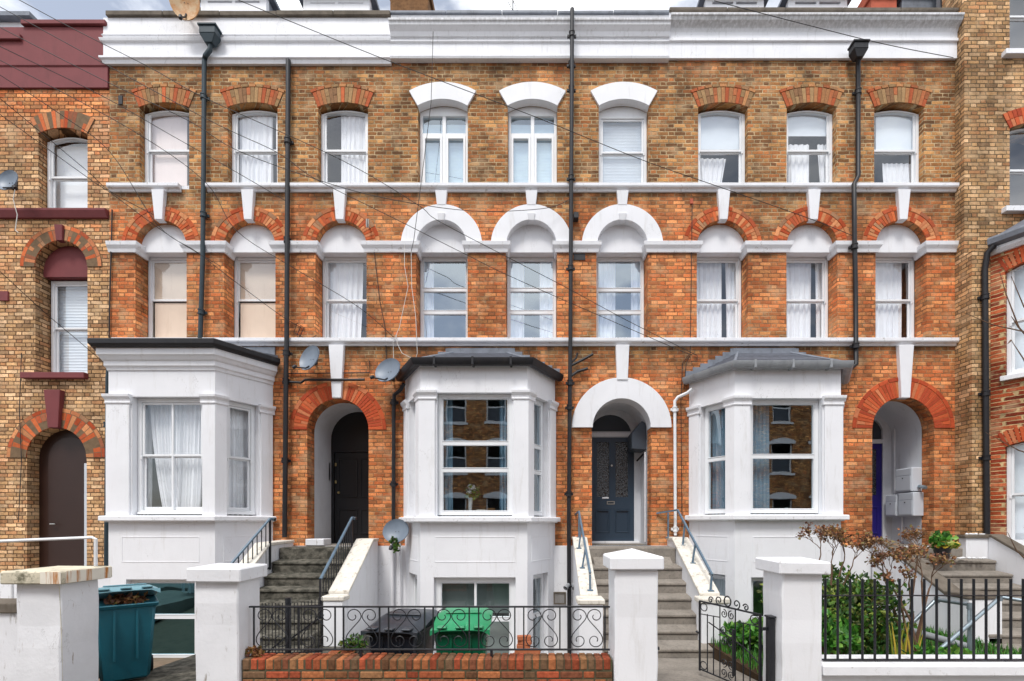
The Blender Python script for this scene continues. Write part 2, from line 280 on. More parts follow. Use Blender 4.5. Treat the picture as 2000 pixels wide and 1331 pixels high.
# ------------------------------------------------------------------ mesh building
class MB:
    def __init__(s, mat=None): s.v = []; s.f = []; s.M = mat
    def add(s, vs, fs):
        b = len(s.v)
        for v in vs:
            v = Vector(v); s.v.append(s.M @ v if s.M is not None else v)
        s.f += [tuple(b+i for i in f) for f in fs]
        return s
    def box(s, x0, x1, y0, y1, z0, z1):
        return s.add([(x0, y0, z0), (x1, y0, z0), (x1, y1, z0), (x0, y1, z0), (x0, y0, z1), (x1, y0, z1), (x1, y1, z1), (x0, y1, z1)],
                     [(0, 3, 2, 1), (4, 5, 6, 7), (0, 1, 5, 4), (1, 2, 6, 5), (2, 3, 7, 6), (3, 0, 4, 7)])
    def hexa(s, bot, top):
        return s.add(list(bot)+list(top), [(0, 3, 2, 1), (4, 5, 6, 7), (0, 1, 5, 4), (1, 2, 6, 5), (2, 3, 7, 6), (3, 0, 4, 7)])
    def panel(s, outer, holes, y0, y1, back=True, sides=True):
        loops = [list(outer)]+[list(h) for h in holes]
        tris = tessellate_polygon([[Vector((p[0], p[1], 0)) for p in l] for l in loops])
        flat = [p for l in loops for p in l]; n = len(flat)
        vs = [(p[0], y0, p[1]) for p in flat]+[(p[0], y1, p[1]) for p in flat]
        fs = [tuple(t) for t in tris]
        if back: fs += [tuple(i+n for i in reversed(t)) for t in tris]
        k = 0
        for li, l in enumerate(loops):
            if sides or li > 0:
                for i in range(len(l)):
                    a, b = k+i, k+(i+1) % len(l); fs.append((a, b, b+n, a+n))
            k += len(l)
        return s.add(vs, fs)
    def prism(s, poly, y0, y1): return s.panel(poly, [], y0, y1)
    def prism_x(s, poly, x0, x1):      # poly in (y, z)
        n = len(poly); tris = tessellate_polygon([[Vector((p[0], p[1], 0)) for p in poly]])
        vs = [(x0, p[0], p[1]) for p in poly]+[(x1, p[0], p[1]) for p in poly]
        fs = [tuple(t) for t in tris]+[tuple(i+n for i in reversed(t)) for t in tris]
        fs += [(i, (i+1) % n, (i+1) % n+n, i+n) for i in range(n)]
        return s.add(vs, fs)
    def sweep(s, prof, path, closed=True):
        """profile (offset, z) swept along a plan polyline (x, y), offset to the right of travel, mitred"""
        path = [Vector(p) for p in path]; n = len(path); rings = []
        for i, p in enumerate(path):
            ns = []
            if i > 0: d = (path[i]-path[i-1]).normalized(); ns.append(Vector((d.y, -d.x)))
            if i < n-1: d = (path[i+1]-path[i]).normalized(); ns.append(Vector((d.y, -d.x)))
            m = ns[0] if len(ns) == 1 else (ns[0]+ns[1]).normalized()
            k = 1/max(.2, m.dot(ns[0]))
            rings.append([(p.x+m.x*o*k, p.y+m.y*o*k, z) for o, z in prof])
        q = len(prof); vs = [v for r in rings for v in r]; fs = []
        for i in range(n-1):
            for j in range(q if closed else q-1):
                a, b = i*q+j, i*q+(j+1) % q
                fs.append((a, b, b+q, a+q))
        if closed: fs += [tuple(range(q)), tuple((n-1)*q+j for j in reversed(range(q)))]
        return s.add(vs, fs)
    def tube(s, pts, r, n=8, cap=True):
        pts = [Vector(p) for p in pts]; rs = r if isinstance(r, (list, tuple)) else [r]*len(pts)
        vs = []; fs = []; up = None
        for i, p in enumerate(pts):
            a = pts[max(0, i-1)]; b = pts[min(len(pts)-1, i+1)]; d = (b-a)
            d = d.normalized() if d.length > 1e-9 else Vector((0, 0, 1))
            if up is None: up = d.orthogonal().normalized()
            up = (up-d*up.dot(d)); up = up.normalized() if up.length > 1e-6 else d.orthogonal().normalized()
            sd = d.cross(up)
            for k in range(n):
                t = 2*math.pi*k/n; vs.append(p+(up*math.cos(t)+sd*math.sin(t))*rs[i])
        for i in range(len(pts)-1):
            for k in range(n):
                a, b = i*n+k, i*n+(k+1) % n; fs.append((a, b, b+n, a+n))
        if cap: fs += [tuple(reversed(range(n))), tuple((len(pts)-1)*n+k for k in range(n))]
        return s.add(vs, fs)
    def lathe(s, prof, c=(0, 0, 0), n=20, axis=None):
        """profile (r, h) about +Z through c, or about axis"""
        q = Vector((0, 0, 1)).rotation_difference(Vector(axis).normalized()) if axis is not None else None
        c = Vector(c); vs = []; fs = []
        for r, h in prof:
            for k in range(n):
                t = 2*math.pi*k/n; v = Vector((r*math.cos(t), r*math.sin(t), h))
                if q: v = q @ v
                vs.append(c+v)
        for i in range(len(prof)-1):
            for k in range(n):
                a, b = i*n+k, i*n+(k+1) % n; fs.append((a, b, b+n, a+n))
        return s.add(vs, fs)
    def build(s, name, mat, parent=None, bevel=0, smooth=False, merge=False, fixn=True):
        me = bpy.data.meshes.new(name); me.from_pydata([tuple(v) for v in s.v], [], s.f)
        bm = bmesh.new(); bm.from_mesh(me)
        if merge: bmesh.ops.remove_doubles(bm, verts=bm.verts, dist=1e-4)
        if fixn: bmesh.ops.recalc_face_normals(bm, faces=bm.faces)
        if bevel:
            es = [e for e in bm.edges if len(e.link_faces) == 2 and e.calc_face_angle(0) > .5]
            bmesh.ops.bevel(bm, geom=es, offset=bevel, segments=1, affect='EDGES', profile=.5, clamp_overlap=True)
        bm.to_mesh(me); bm.free()
        if smooth:
            me.shade_smooth(); me.set_sharp_from_angle(angle=R(38))
        me.materials.append(M[mat] if isinstance(mat, str) else mat)
        o = bpy.data.objects.new(name, me); COL.objects.link(o)
        if parent is not None: attach(o, parent)
        return o
def world_loc(o):
    v = Vector(o.location); 
    return v
def attach(o, parent):
    o.parent = parent
    root = parent
    while root.parent: root = root.parent
    if parent is root: o.matrix_parent_inverse = Matrix.Translation(-Vector(root.location))
def tag(o, label=None, cat=None, group=None, kind=None):
    if label: o['label'] = label
    if cat: o['category'] = cat
    if group: o['group'] = group
    if kind: o['kind'] = kind
    return o
def thing(name, label, cat, loc, group=None):
    o = bpy.data.objects.new(name, None); o.empty_display_size = .1; o.location = loc; COL.objects.link(o)
    return tag(o, label, cat, group)
def struct(name, mb, mat): return tag(mb.build(name, mat), kind='structure')
def outline(x0, x1, z0, zs, rise, n=14):
    """opening outline: rectangle with an arched head"""
    if rise <= .001: return [(x0, z0), (x1, z0), (x1, zs), (x0, zs)]
    w = (x1-x0)/2; cx = (x0+x1)/2; Rr = (w*w+rise*rise)/(2*rise); cz = zs+rise-Rr
    a = math.asin(min(1, w/Rr))
    if rise > w: a = math.pi-a
    return [(x0, z0), (x1, z0)]+[(cx+Rr*math.sin(a-2*a*i/n), cz+Rr*math.cos(a-2*a*i/n)) for i in range(n+1)]
def ring_poly(cx, cz, r0, r1, a0, a1, n=20):
    """band between two radii, angles from vertical, clockwise positive"""
    o = [(cx+r1*math.sin(a0+(a1-a0)*i/n), cz+r1*math.cos(a0+(a1-a0)*i/n)) for i in range(n+1)]
    return o+[(cx+r0*math.sin(a1-(a1-a0)*i/n), cz+r0*math.cos(a1-(a1-a0)*i/n)) for i in range(n+1)]
# ------------------------------------------------------------------ houses
HN = ['left', 'centre', 'right']
HX = [(-8.36, -2.85), (-2.85, 2.55), (2.55, 8.15)]
houses = []
HL = ['left house of the white-corniced terrace with square-topped black-guttered bay and black door',
      'centre house of the terrace with white painted arches and navy front door',
      'right house of the terrace with grey-guttered bay and royal blue front door']
for i in range(3):
    houses.append(thing('terraced_house', HL[i], 'house', ((HX[i][0]+HX[i][1])/2, 0, 0), 'brick terraced houses with white cornices'))

TOPC = [321, 493.5, 670, 865, 1040, 1218, 1412, 1585, 1756]
MIDC = [314.5, 488, 666, 863, 1038, 1215, 1411, 1586, 1760]
DOOR = [(660, 840, 60, 95), (1213.5, 836, 57.5, 97), (1764, 837, 60.5, 100)]
WT, TZ0 = .3, fz(363)
BASEZ = fz(1066)
BAY = [(-8.09, -7.57, -5.69, -5.17), (-2.59, -2.07, -.18, .34), (2.96, 3.48, 5.35, 5.87)]
BP = .9

def win_frame(par, x0, x1, z0, zs, rise, y, Mx=None, style='sash', mat='white_f', glassm='glass', transoms=(), ft=.055):
    """window part: fixed frame and sashes in one mesh, panes as its child"""
    if style == 'sash' and glassm == 'glass': glassm = 'glass_c'
    mb = MB(Mx); n = 10
    outer = outline(x0, x1, z0, zs, rise, n)
    r2 = rise*(x1-x0-2*ft)/(x1-x0)
    inner = outline(x0+ft, x1-ft, z0+ft, zs-(0 if rise > .01 else ft), r2-(ft*.3 if rise > .01 else 0), n)
    mb.panel(outer, [inner], y, y+.09)
    g = []
    ix0, ix1, iz0 = x0+ft+.002, x1-ft-.002, z0+ft+.002
    top = zs+(r2 if rise > .01 else -ft)
    if style == 'sash':
        zm = z0+(zs+rise*.6-z0)*.5; s = .04
        up = outline(ix0, ix1, zm, zs-(.002 if rise > .01 else ft+.002), max(0, r2-ft*.3-.002), n)
        upi = outline(ix0+s, ix1-s, zm+s, zs-(0 if rise > .01 else ft+s), max(0, (r2-ft*.3)*.9), n)
        mb.panel(up, [upi], y+.018, y+.045)
        lo = outline(ix0, ix1, iz0, zm+.02, 0); loi = outline(ix0+s, ix1-s, iz0+s+.02, zm-.025, 0)
        mb.panel(lo, [loi], y+.05, y+.078)
        mb.box(ix0-.02, ix0+.012, y-.012, y+.02, zm-.06, zm+.0)   # sash horn
        mb.box(ix1-.012, ix1+.02, y-.012, y+.02, zm-.06, zm+.0)
        mb.box(x0+.01, x1-.01, y-.03, y-.002, z0, z0+.045)
        g.append((outline(ix0+.01, ix1-.01, zm+.01, zs-(0 if rise > .01 else ft), max(0, (r2-ft*.3)*.93), n), y+.032))
        g.append((outline(ix0+.01, ix1-.01, iz0+.01, zm, 0), y+.064))
    elif style == 'cross':
        xm = (x0+x1)/2; zt = z0+(zs+rise-z0)*.72
        mb.box(xm-.035, xm+.035, y+.004, y+.08, z0+ft, top)
        mb.box(x0+ft, xm-.035, y+.006, y+.08, zt-.035, zt+.035); mb.box(xm+.035, x1-ft, y+.006, y+.08, zt-.035, zt+.035)
        for a, b in ((x0+ft+.002, xm-.037), (xm+.037, x1-ft-.002)):
            mb.panel(outline(a, b, iz0, zt-.037, 0), [outline(a+.045, b-.045, iz0+.045, zt-.08, 0)], y-.006, y+.06)
        g.append((inner, y+.05))
    elif style == 'fixed':
        transoms = sorted(transoms)
        for t in transoms:
            mb.box(x0+ft, x1-ft, y+.004, y+.08, t-.026, t+.026)
        zz = [z0+ft]+[v for t in transoms for v in (t-.026, t+.026)]+[top]
        for k in range(0, len(zz), 2):
            if k % 4 == 0 or len(transoms) > 0:
                mb.panel(outline(x0+ft+.003, x1-ft-.003, zz[k]+.003, zz[k+1]-.003, 0), [outline(x0+ft+.016, x1-ft-.016, zz[k]+.016, zz[k+1]-.016, 0)], y-.004, y+.05)
        g.append((inner, y+.035))
    w = mb.build('window', mat, par, bevel=.004)
    gb = MB(Mx)
    for poly, gy in g:
        gb.panel(poly, [], gy, gy+.004, back=False, sides=False)
    gb.build('pane', glassm, w, fixn=False)
    return w

def drape(x0, x1, z0, z1, y, folds=6, amp=.022, gather=0., lean=0., Mx=None, seed=0, hem=.01, rise=0.):
    rnd = random.Random(seed); nx = max(24, folds*8); nz = 14; vs = []; fs = []
    ph = [rnd.uniform(0, 6.28) for _ in range(4)]
    for j in range(nz+1):
        t = j/nz; z = z1-(z1-z0)*t
        for i in range(nx+1):
            s = i/nx
            w = 1-gather*math.sin(min(1, t*1.1)*math.pi/2)
            x = x0+(x1-x0)*(.5+(s-.5)*w)+lean*t*t
            a = s*folds*2*math.pi+ph[0]+.9*math.sin(s*5+ph[1])+.25*math.sin(t*3+ph[2])
            yy = y+amp*(math.sin(a)+.45*math.sin(2.3*a+ph[3]))*(.5+.6*t)
            vs.append((x, yy, z+(hem*math.sin(a) if j == nz else 0)-(rise*(2*s-1)**2 if j == 0 else 0)))
    for j in range(nz):
        for i in range(nx):
            a = j*(nx+1)+i; fs.append((a, a+1, a+nx+2, a+nx+1))
    return MB(Mx).add(vs, fs)
def curtain(label, mb, mat='curtain', group='curtains hanging in the windows', name='curtain', cat='curtain'):
    o = mb.build(name, mat, smooth=True, fixn=False); return tag(o, label, cat, group)
def slats(x0, x1, z0, z1, y, pitch=.03, tilt=.018):
    mb = MB(); z = z1
    while z > z0:
        mb.add([(x0, y-.004, z), (x1, y-.004, z), (x1, y+.004, z-tilt), (x0, y+.004, z-tilt)], [(0, 1, 2, 3)])
        mb.add([(x0, y+.004, z-tilt), (x1, y+.004, z-tilt), (x1, y-.004, z-pitch), (x0, y-.004, z-pitch)], [(0, 1, 2, 3)]); z -= pitch
    return mb

def voussoirs(par, cx, cz, r0, r1, a0, a1, n, mat, y=-.014, outer_ring=False, mort='mortar', name='brick_arch', skip=None):
    mb = MB(); g = (a1-a0)/n
    rows = [(r0, r1)]
    if r1-r0 > .34 and not outer_ring: rows = [(r0, r0+(r1-r0)*.5), (r0+(r1-r0)*.5+.01, r1)]
    if outer_ring: rows = [(r0, r1-.085)]
    for i in range(n):
        A = a0+g*i; B = A+g; mid = (A+B)/2
        if skip and abs(mid) < skip: continue
        e = .0045
        full = len(rows) == 1 or i % 2 == 0
        seq = [(r0, rows[-1][1])] if (full and random.random() < .75) else rows
        if len(rows) == 1: seq = rows if random.random() < .6 else [(r0, r0+(rows[0][1]-r0)*.5-.004), (r0+(rows[0][1]-r0)*.5+.004, rows[0][1])]
        for ra, rb in seq:
            j = random.uniform(-.003, .003)
            mb.panel(ring_poly(cx, cz, ra, rb, A+e/ra*.8, B-e/ra*.8, 2), [], y+j, .02)
    if outer_ring:
        m = max(6, int((a1-a0)*r1/.2)); gg = (a1-a0)/m
        for i in range(m):
            if skip and abs(a0+gg*(i+.5)) < skip: continue
            mb.panel(ring_poly(cx, cz, r1-.075, r1-.002, a0+gg*i+.006, a0+gg*(i+1)-.006, 2), [], y-.002, .02)
    a = mb.build(name, mat, par, bevel=.003)
    bk = MB(); bk.panel(ring_poly(cx, cz, r0+.004, r1, a0, a1, 24), [], -.006, .02)
    bk.build('mortar_joints', mort, a)
    return a

def keystone(par, cx, z0, z1, w0, w1, mat='white', p=.07):
    mb = MB(); mb.hexa([(cx-w0, -p, z0), (cx+w0, -p, z0), (cx+w0, .06, z0), (cx-w0, .06, z0)],
                       [(cx-w1, -p-.02, z1), (cx+w1, -p-.02, z1), (cx+w1, .06, z1), (cx-w1, .06, z1)])
    return mb.build('keystone', mat, par, bevel=.006)

# ---- facade walls with real openings
for h in range(3):
    par = houses[h]; x0, x1 = HX[h]
    holes = []
    for c in range(3*h, 3*h+3):
        hw = .485; rise = .09 if h != 1 else .13
        cx = fx(TOPC[c]); holes.append(outline(cx-hw, cx+hw, TZ0, fz(210), rise))
        cx = fx(MIDC[c]); hw = .5
        holes.append(outline(cx-hw, cx+hw, fz(664), fz(481), hw))
    dx, dy, r0, r1 = DOOR[h]; cx = fx(dx)
    a, b, c_, d = BAY[h]
    zt = 4.45
    # the brick wall is one sheet: its lower edge steps round the door opening and the bay
    pts = []
    o = outline(cx-r0/100, cx+r0/100, BASEZ, fz(dy), r0/100, 20)
    door = [o[0]]+o[2:][::-1]+[o[1]]      # left bottom, up and over, right bottom
    door = [(cx-r0/100, BASEZ)]+[p for p in reversed(o[2:])]+[(cx+r0/100, BASEZ)]
    outer = [(x0, BASEZ)]
    segs = sorted([('d', cx), ('b', (b+c_)/2)], key=lambda q: q[1])
    for k, _ in segs:
        if k == 'd': outer += door
        else: outer += [(a+.12, BASEZ), (a+.12, zt), (d-.12, zt), (d-.12, BASEZ)]
    outer += [(x1, BASEZ), (x1, 11.65), (x0, 11.65)]
    MB().panel(outer, holes, 0, WT).build('wall', 'brick', par)
    # rendered lower wall
    lo = MB()
    xs = [(x0, a+.1), (d-.1, x1)] if h != 1 else [(x0, a+.1), (d-.1, x1)]
    for q in xs: MB().box(q[0], q[1], -.03, WT, -1., BASEZ+(.0 if h else -.005)).build('rendered_base', 'white', par)
    # interior shell
    it = MB(); X0, X1 = x0+.05, x1-.05
    for z in (-.9, 5.25, 8.35, 11.6): it.box(X0+.02, X1-.02, WT+.005, 2.38, z-.12, z)
    it.box(X0, X1, 2.4, 2.5, -1, 11.7); it.box(X0-.04, X0, WT+.005, 2.4, -1, 11.7); it.box(X1, X1+.04, WT+.005, 2.4, -1, 11.7)
    it.build('interior_walls', 'room', par)
    # top-floor arches
    for c in range(3*h, 3*h+3):
        cx = fx(TOPC[c]); w = .485; rise = .09 if h != 1 else .13
        Rr = (w*w+rise*rise)/(2*rise); cz = fz(210)+rise-Rr; al = math.asin(w/Rr)
        if h == 1:
            p = ring_poly(cx, cz, Rr-.004, Rr+.33, -al, al, 18)
            MB().panel(p, [], -.045, .03).build('white_arch', 'white', par, bevel=.006)
            lw = outline(cx-w+.0, cx+w-.0, TZ0, fz(210), rise, 16)
            lin_ = MB(); q = lw[2:]
            vs = [(px_, -.04, pz) for px_, pz in q]+[(px_, .12, pz) for px_, pz in q]; n = len(q)
            lin_.add([(v[0], v[1], v[2]-.006) for v in vs], [(i, i+1, i+1+n, i+n) for i in range(n-1)])
            lin_.build('painted_soffit', 'white', par)
        else:
            voussoirs(par, cx, cz, Rr, Rr+.29, -al-.005, al+.005, 15, 'vous_m', outer_ring=False)
            m = MB()
            k = 9
            for i in range(k):   # flat header course over the arch
                A = -al-.02+(2*al+.04)*i/k
                m.panel(ring_poly(cx, cz, Rr+.3, Rr+.355, A+.006, A+(2*al+.04)/k-.006, 2), [], -.02, .02)
            m.build('brick_hood', 'vous_m', par, bevel=.003)
    # mid-floor arches, tympana, imposts
    for c in range(3*h, 3*h+3):
        cx = fx(MIDC[c]); r = .5; cz = fz(481)
        if h == 1:
            MB().panel(ring_poly(cx, cz, r-.012, .79, -math.pi/2, math.pi/2, 32), [], -.05, .03).build('white_arch', 'white', par, bevel=.006)
            q = ring_poly(cx, cz, r-.006, r-.006, -math.pi/2, math.pi/2, 28)[:29]
            MB().add([(a_, -.045, b_) for a_, b_ in q]+[(a_, .14, b_) for a_, b_ in q], [(i, i+1, i+30, i+29) for i in range(28)]).build('painted_soffit', 'white', par)
            keystone(par, cx, fz(404), fz(377), .085, .115, p=.056)
            keystone(par, cx, cz+r-.03, cz+r+.1, .05, .075, p=.06)
        else:
            voussoirs(par, cx, cz, r, .77, -math.pi/2, math.pi/2, 30, 'vous_o', outer_ring=True, mort='mortar_o', skip=.12)
            keystone(par, cx, cz+r-.02, fz(376), .075, .12)
        y0 = .13
        MB().panel(outline(cx-r+.004, cx+r-.004, fz(486), cz, r-.004, 24), [], y0, .42).build('arch_infill_panel', 'white', par)
    # impost band between the openings, returned into the reveals
    prof = [(0, fz(495)), (.035, fz(495)), (.05, fz(489)), (.085, fz(483)), (.095, fz(476)), (0, fz(475))]
    ed = [x0+.0]+[v for c in range(3*h, 3*h+3) for v in (fx(MIDC[c])-.5, fx(MIDC[c])+.5)]+[x1]
    for k in range(0, len(ed), 2):
        A, B = ed[k], ed[k+1]; path = []
        if k > 0: path += [(A, .27)]
        path += [(A, -.002), (B, -.002)]
        if k < len(ed)-2: path += [(B, .27)]
        MB().sweep(prof, path).build('impost_band', 'white_s', par, bevel=.003)
    # string courses (window sills)
    for (za, zb, pr) in ((fz(377), fz(364), .1), (fz(677), fz(663.5), .1)):
        prf = [(0, za), (.03, za), (.05, za+.04), (.085, za+.05), (pr, za+.075), (pr, zb), (0, zb+.01)]
        e0 = x0+(.12 if h == 0 else 0)
        runs = [(e0, x1)]
        if h == 0 and za > 8: runs = [(x0+.02, fx(355)), (fx(407), x1)]
        for A, B in runs: MB().sweep(prf, [(A, -.002), (B, -.002)]).build('string_course', 'white_s', par, bevel=.003)
        for c in range(3*h, 3*h+3):
            cx = fx((TOPC if za > 8 else MIDC)[c]); w = .484 if za > 8 else .499
            MB().box(cx-w, cx+w, -.001, .2 if za > 8 else .4, zb-.06, zb+.006).build('window_sill', 'white_s', par)
    # cornice and parapet
    if h == 0:
        pf = [(0, 10.80), (.05, 10.80), (.07, 10.86), (.10, 10.88), (.10, 10.92), (.05, 10.93), (.05, 11.2), (.085, 11.22), (.10, 11.27), (.055, 11.29), (.055, 11.34), (.075, 11.35), (.05, 11.39), (.05, 11.70), (0, 11.70)]
    elif h == 1:
        pf = [(0, 10.86), (.10, 10.86), (.115, 10.9), (.08, 10.93), (.05, 10.94), (.05, 11.2), (.08, 11.21), (.08, 11.235), (.065, 11.24), (.065, 11.28), (.1, 11.29), (.12, 11.36), (.19, 11.42), (.2, 11.47), (.22, 11.48), (.22, 11.52), (.06, 11.55), (.06, 11.74), (0, 11.74)]
    else:
        pf = [(0, 10.91), (.05, 10.91), (.05, 11.21), (.085, 11.22), (.085, 11.27), (.06, 11.28), (.06, 11.4), (.09, 11.46), (.18, 11.52), (.2, 11.57), (.22, 11.58), (.22, 11.62), (.06, 11.65), (.06, 11.79), (0, 11.79)]
    path = [(x0+.001, -.001), (x1-.001, -.001)]
    if h == 0: path = [(x0-.03, .3)]+[(x0-.03, -.001), (x1-.001, -.001)]
    MB().sweep(pf, path).build('cornice', 'white_c', par, bevel=.003)
    cp = MB()
    k = 5; L = (x1-x0)/k
    for i in range(k):
        zt_ = pf[-1][1]; cp.box(x0+L*i+.004, x0+L*(i+1)-.004, -.1+random.uniform(-.006, .006), .34, zt_, zt_+(.09 if h == 0 else .06)+random.uniform(-.005, .005))
    cp.build('parapet_coping', 'coping' if h != 1 else 'lead', par, bevel=.008)
    # roof slope behind the parapet
    rf = MB(); rf.hexa([(x0+.01, .36, 11.3), (x1-.01, .36, 11.3), (x1-.01, 5, 11.3), (x0+.01, 5, 11.3)],
                       [(x0+.01, .5, 11.6), (x1-.01, .5, 11.6), (x1-.01, 4.9, 12.0), (x0+.01, 4.9, 12.0)])
    rf.build('roof', 'slate', par)

# ---- top-floor windows
SP = [('sash',)]*9
for c in range(9):
    h = c//3; par = houses[h]; cx = fx(TOPC[c]); rise = .09 if h != 1 else .13
    z0 = TZ0+.006
    if h != 1:
        win_frame(par, cx-.48, cx+.48, z0, fz(214), rise-.01, .12)
    elif c < 5: win_frame(par, cx-.48, cx+.48, z0, fz(211), .0, .125, style='cross')
    else: win_frame(par, cx-.48, cx+.48, z0, fz(216), 0, .125)
    if h == 1: MB().panel(outline(cx-.484, cx+.484, fz(216 if c == 5 else 211)-.006, fz(210), .122), [], .13, .2).build('window_head', 'white_f', par)
Y = .235
zt, zb = fz(204), TZ0+.02
def X(px, d=9.57): return fx(px, d)
tag(MB().box(X(290), X(368), Y, Y+.01, zb, zt+.05).build('board', 'board2'), 'pale pinkish board behind the leftmost top floor window of the left house', 'board', 'boards behind the windows')
curtain('sheer white curtain across the top floor window between the two left drainpipes', drape(X(470), X(535), zb, zt, Y, 6, seed=1))
curtain('white curtain on the right half of the top floor window right of the second drainpipe', drape(X(668), X(716), zb, zt, Y, 5, seed=2))
def blind(label, mb): return tag(mb.build('blind', 'blind'), label, 'blind', 'blinds drawn in the top floor windows')
blind('white slatted blind in the top window under the leftmost white lintel', slats(X(822), X(912), zb, fz(225), Y))
blind('white slatted blind in the top window under the middle white lintel', slats(X(995), X(1088), zb, fz(225), Y))
blind('white slatted blind in the top window right of the tall central drainpipe', slats(X(1174), X(1264), zb, fz(221), Y))
for px, zbt, lb in ((1408, 292, 'plain white roller blind in the leftmost top window of the right house'),
                    (1582, 266, 'short plain roller blind above two curtains in a top window left of the right downpipe'),
                    (1752, 300, 'plain white roller blind in the rightmost top window of the right house')):
    blind(lb, MB().box(X(px-46), X(px+44), Y-.03, Y-.022, fz(zbt, 9.5), zt+.04))
curtain('white curtain hanging in the lower left of the leftmost top window of the right house', drape(X(1364), X(1418), zb, fz(290), Y+.03, 5, gather=.25, lean=-.04, seed=3))
curtain('left curtain below the short roller blind in the top window left of the right downpipe', drape(X(1540), X(1580), zb, fz(262), Y+.03, 4, seed=4))
curtain('right curtain below the short roller blind in the top window left of the right downpipe', drape(X(1596), X(1630), zb, fz(262), Y+.03, 4, gather=.2, lean=.03, seed=5))
curtain('white curtain in the lower half of the rightmost top window of the right house', drape(X(1722), X(1782), zb, fz(300), Y+.03, 6, lean=.03, seed=6))
tag(MB().lathe([(0, 0), (.035, 0), (.04, .1), (.036, .12), (0, .12)], (X(1427), .24, zb+.01), 14).build('mug', 'vase', smooth=True), 'small white pot standing on the leftmost top sill of the right house', 'pot')

# ---- mid-floor windows
zb, zt = fz(663)+.012, fz(486)-.004
for c in range(9):
    h = c//3; par = houses[h]; cx = fx(MIDC[c])
    if h == 1: win_frame(par, cx-.494, cx+.494, zb, zt, 0, .3, style='fixed', transoms=(fz(566, 9.6), fz(610, 9.6)), glassm='glass_u')
    else: win_frame(par, cx-.494, cx+.494, zb, zt, 0, .3)
Y = .43
def X2(px): return fx(px, 9.8)
for px, lb in ((336, 'beige board behind the leftmost arched window of the left house'), (508, 'beige board with a round hole behind the second arched window of the left house')):
    m = MB(); a, b = X2(px-36), X2(px+46)
    m.prism([(a+.02, zb), (b, zb), (b, zt), (a+.06, zt), (a+.05, zt-.12), (a-.01, zt-.2), (a-.01, zb+1.0), (a+.05, zb+.9)], Y-.08, Y-.07)
    tag(m.build('board', 'board'), lb, 'board', 'boards behind the windows')
curtain('full white curtain in the arched window left of the three white arches', drape(X2(636), X2(712), zb, zt, Y, 6, seed=11, lean=-.05))
for px, sides, nm in ((863, 'L', 'leftmost'), (1038, 'LR', 'middle'), (1215, 'LR', 'rightmost')):
    if 'L' in sides: curtain(f'white curtain on the left side of the {nm} window under a white arch', drape(X2(px-48), X2(px-14), zb, zt, Y, 3, seed=px))
    if 'R' in sides: curtain(f'white curtain on the right side of the {nm} window under a white arch', drape(X2(px+16), X2(px+48), zb, zt, Y, 3, seed=px+1))
for px, nm in ((1411, 'leftmost'), (1586, 'middle'), (1760, 'rightmost')):
    curtain(f'left one of the two white curtains in the {nm} arched window of the right house', drape(X2(px-56), X2(px-5), zb, zt, Y, 5, seed=px))
    curtain(f'right one of the two white curtains in the {nm} arched window of the right house', drape(X2(px+2), X2(px+44), zb, zt, Y, 4, gather=.1, seed=px+3))

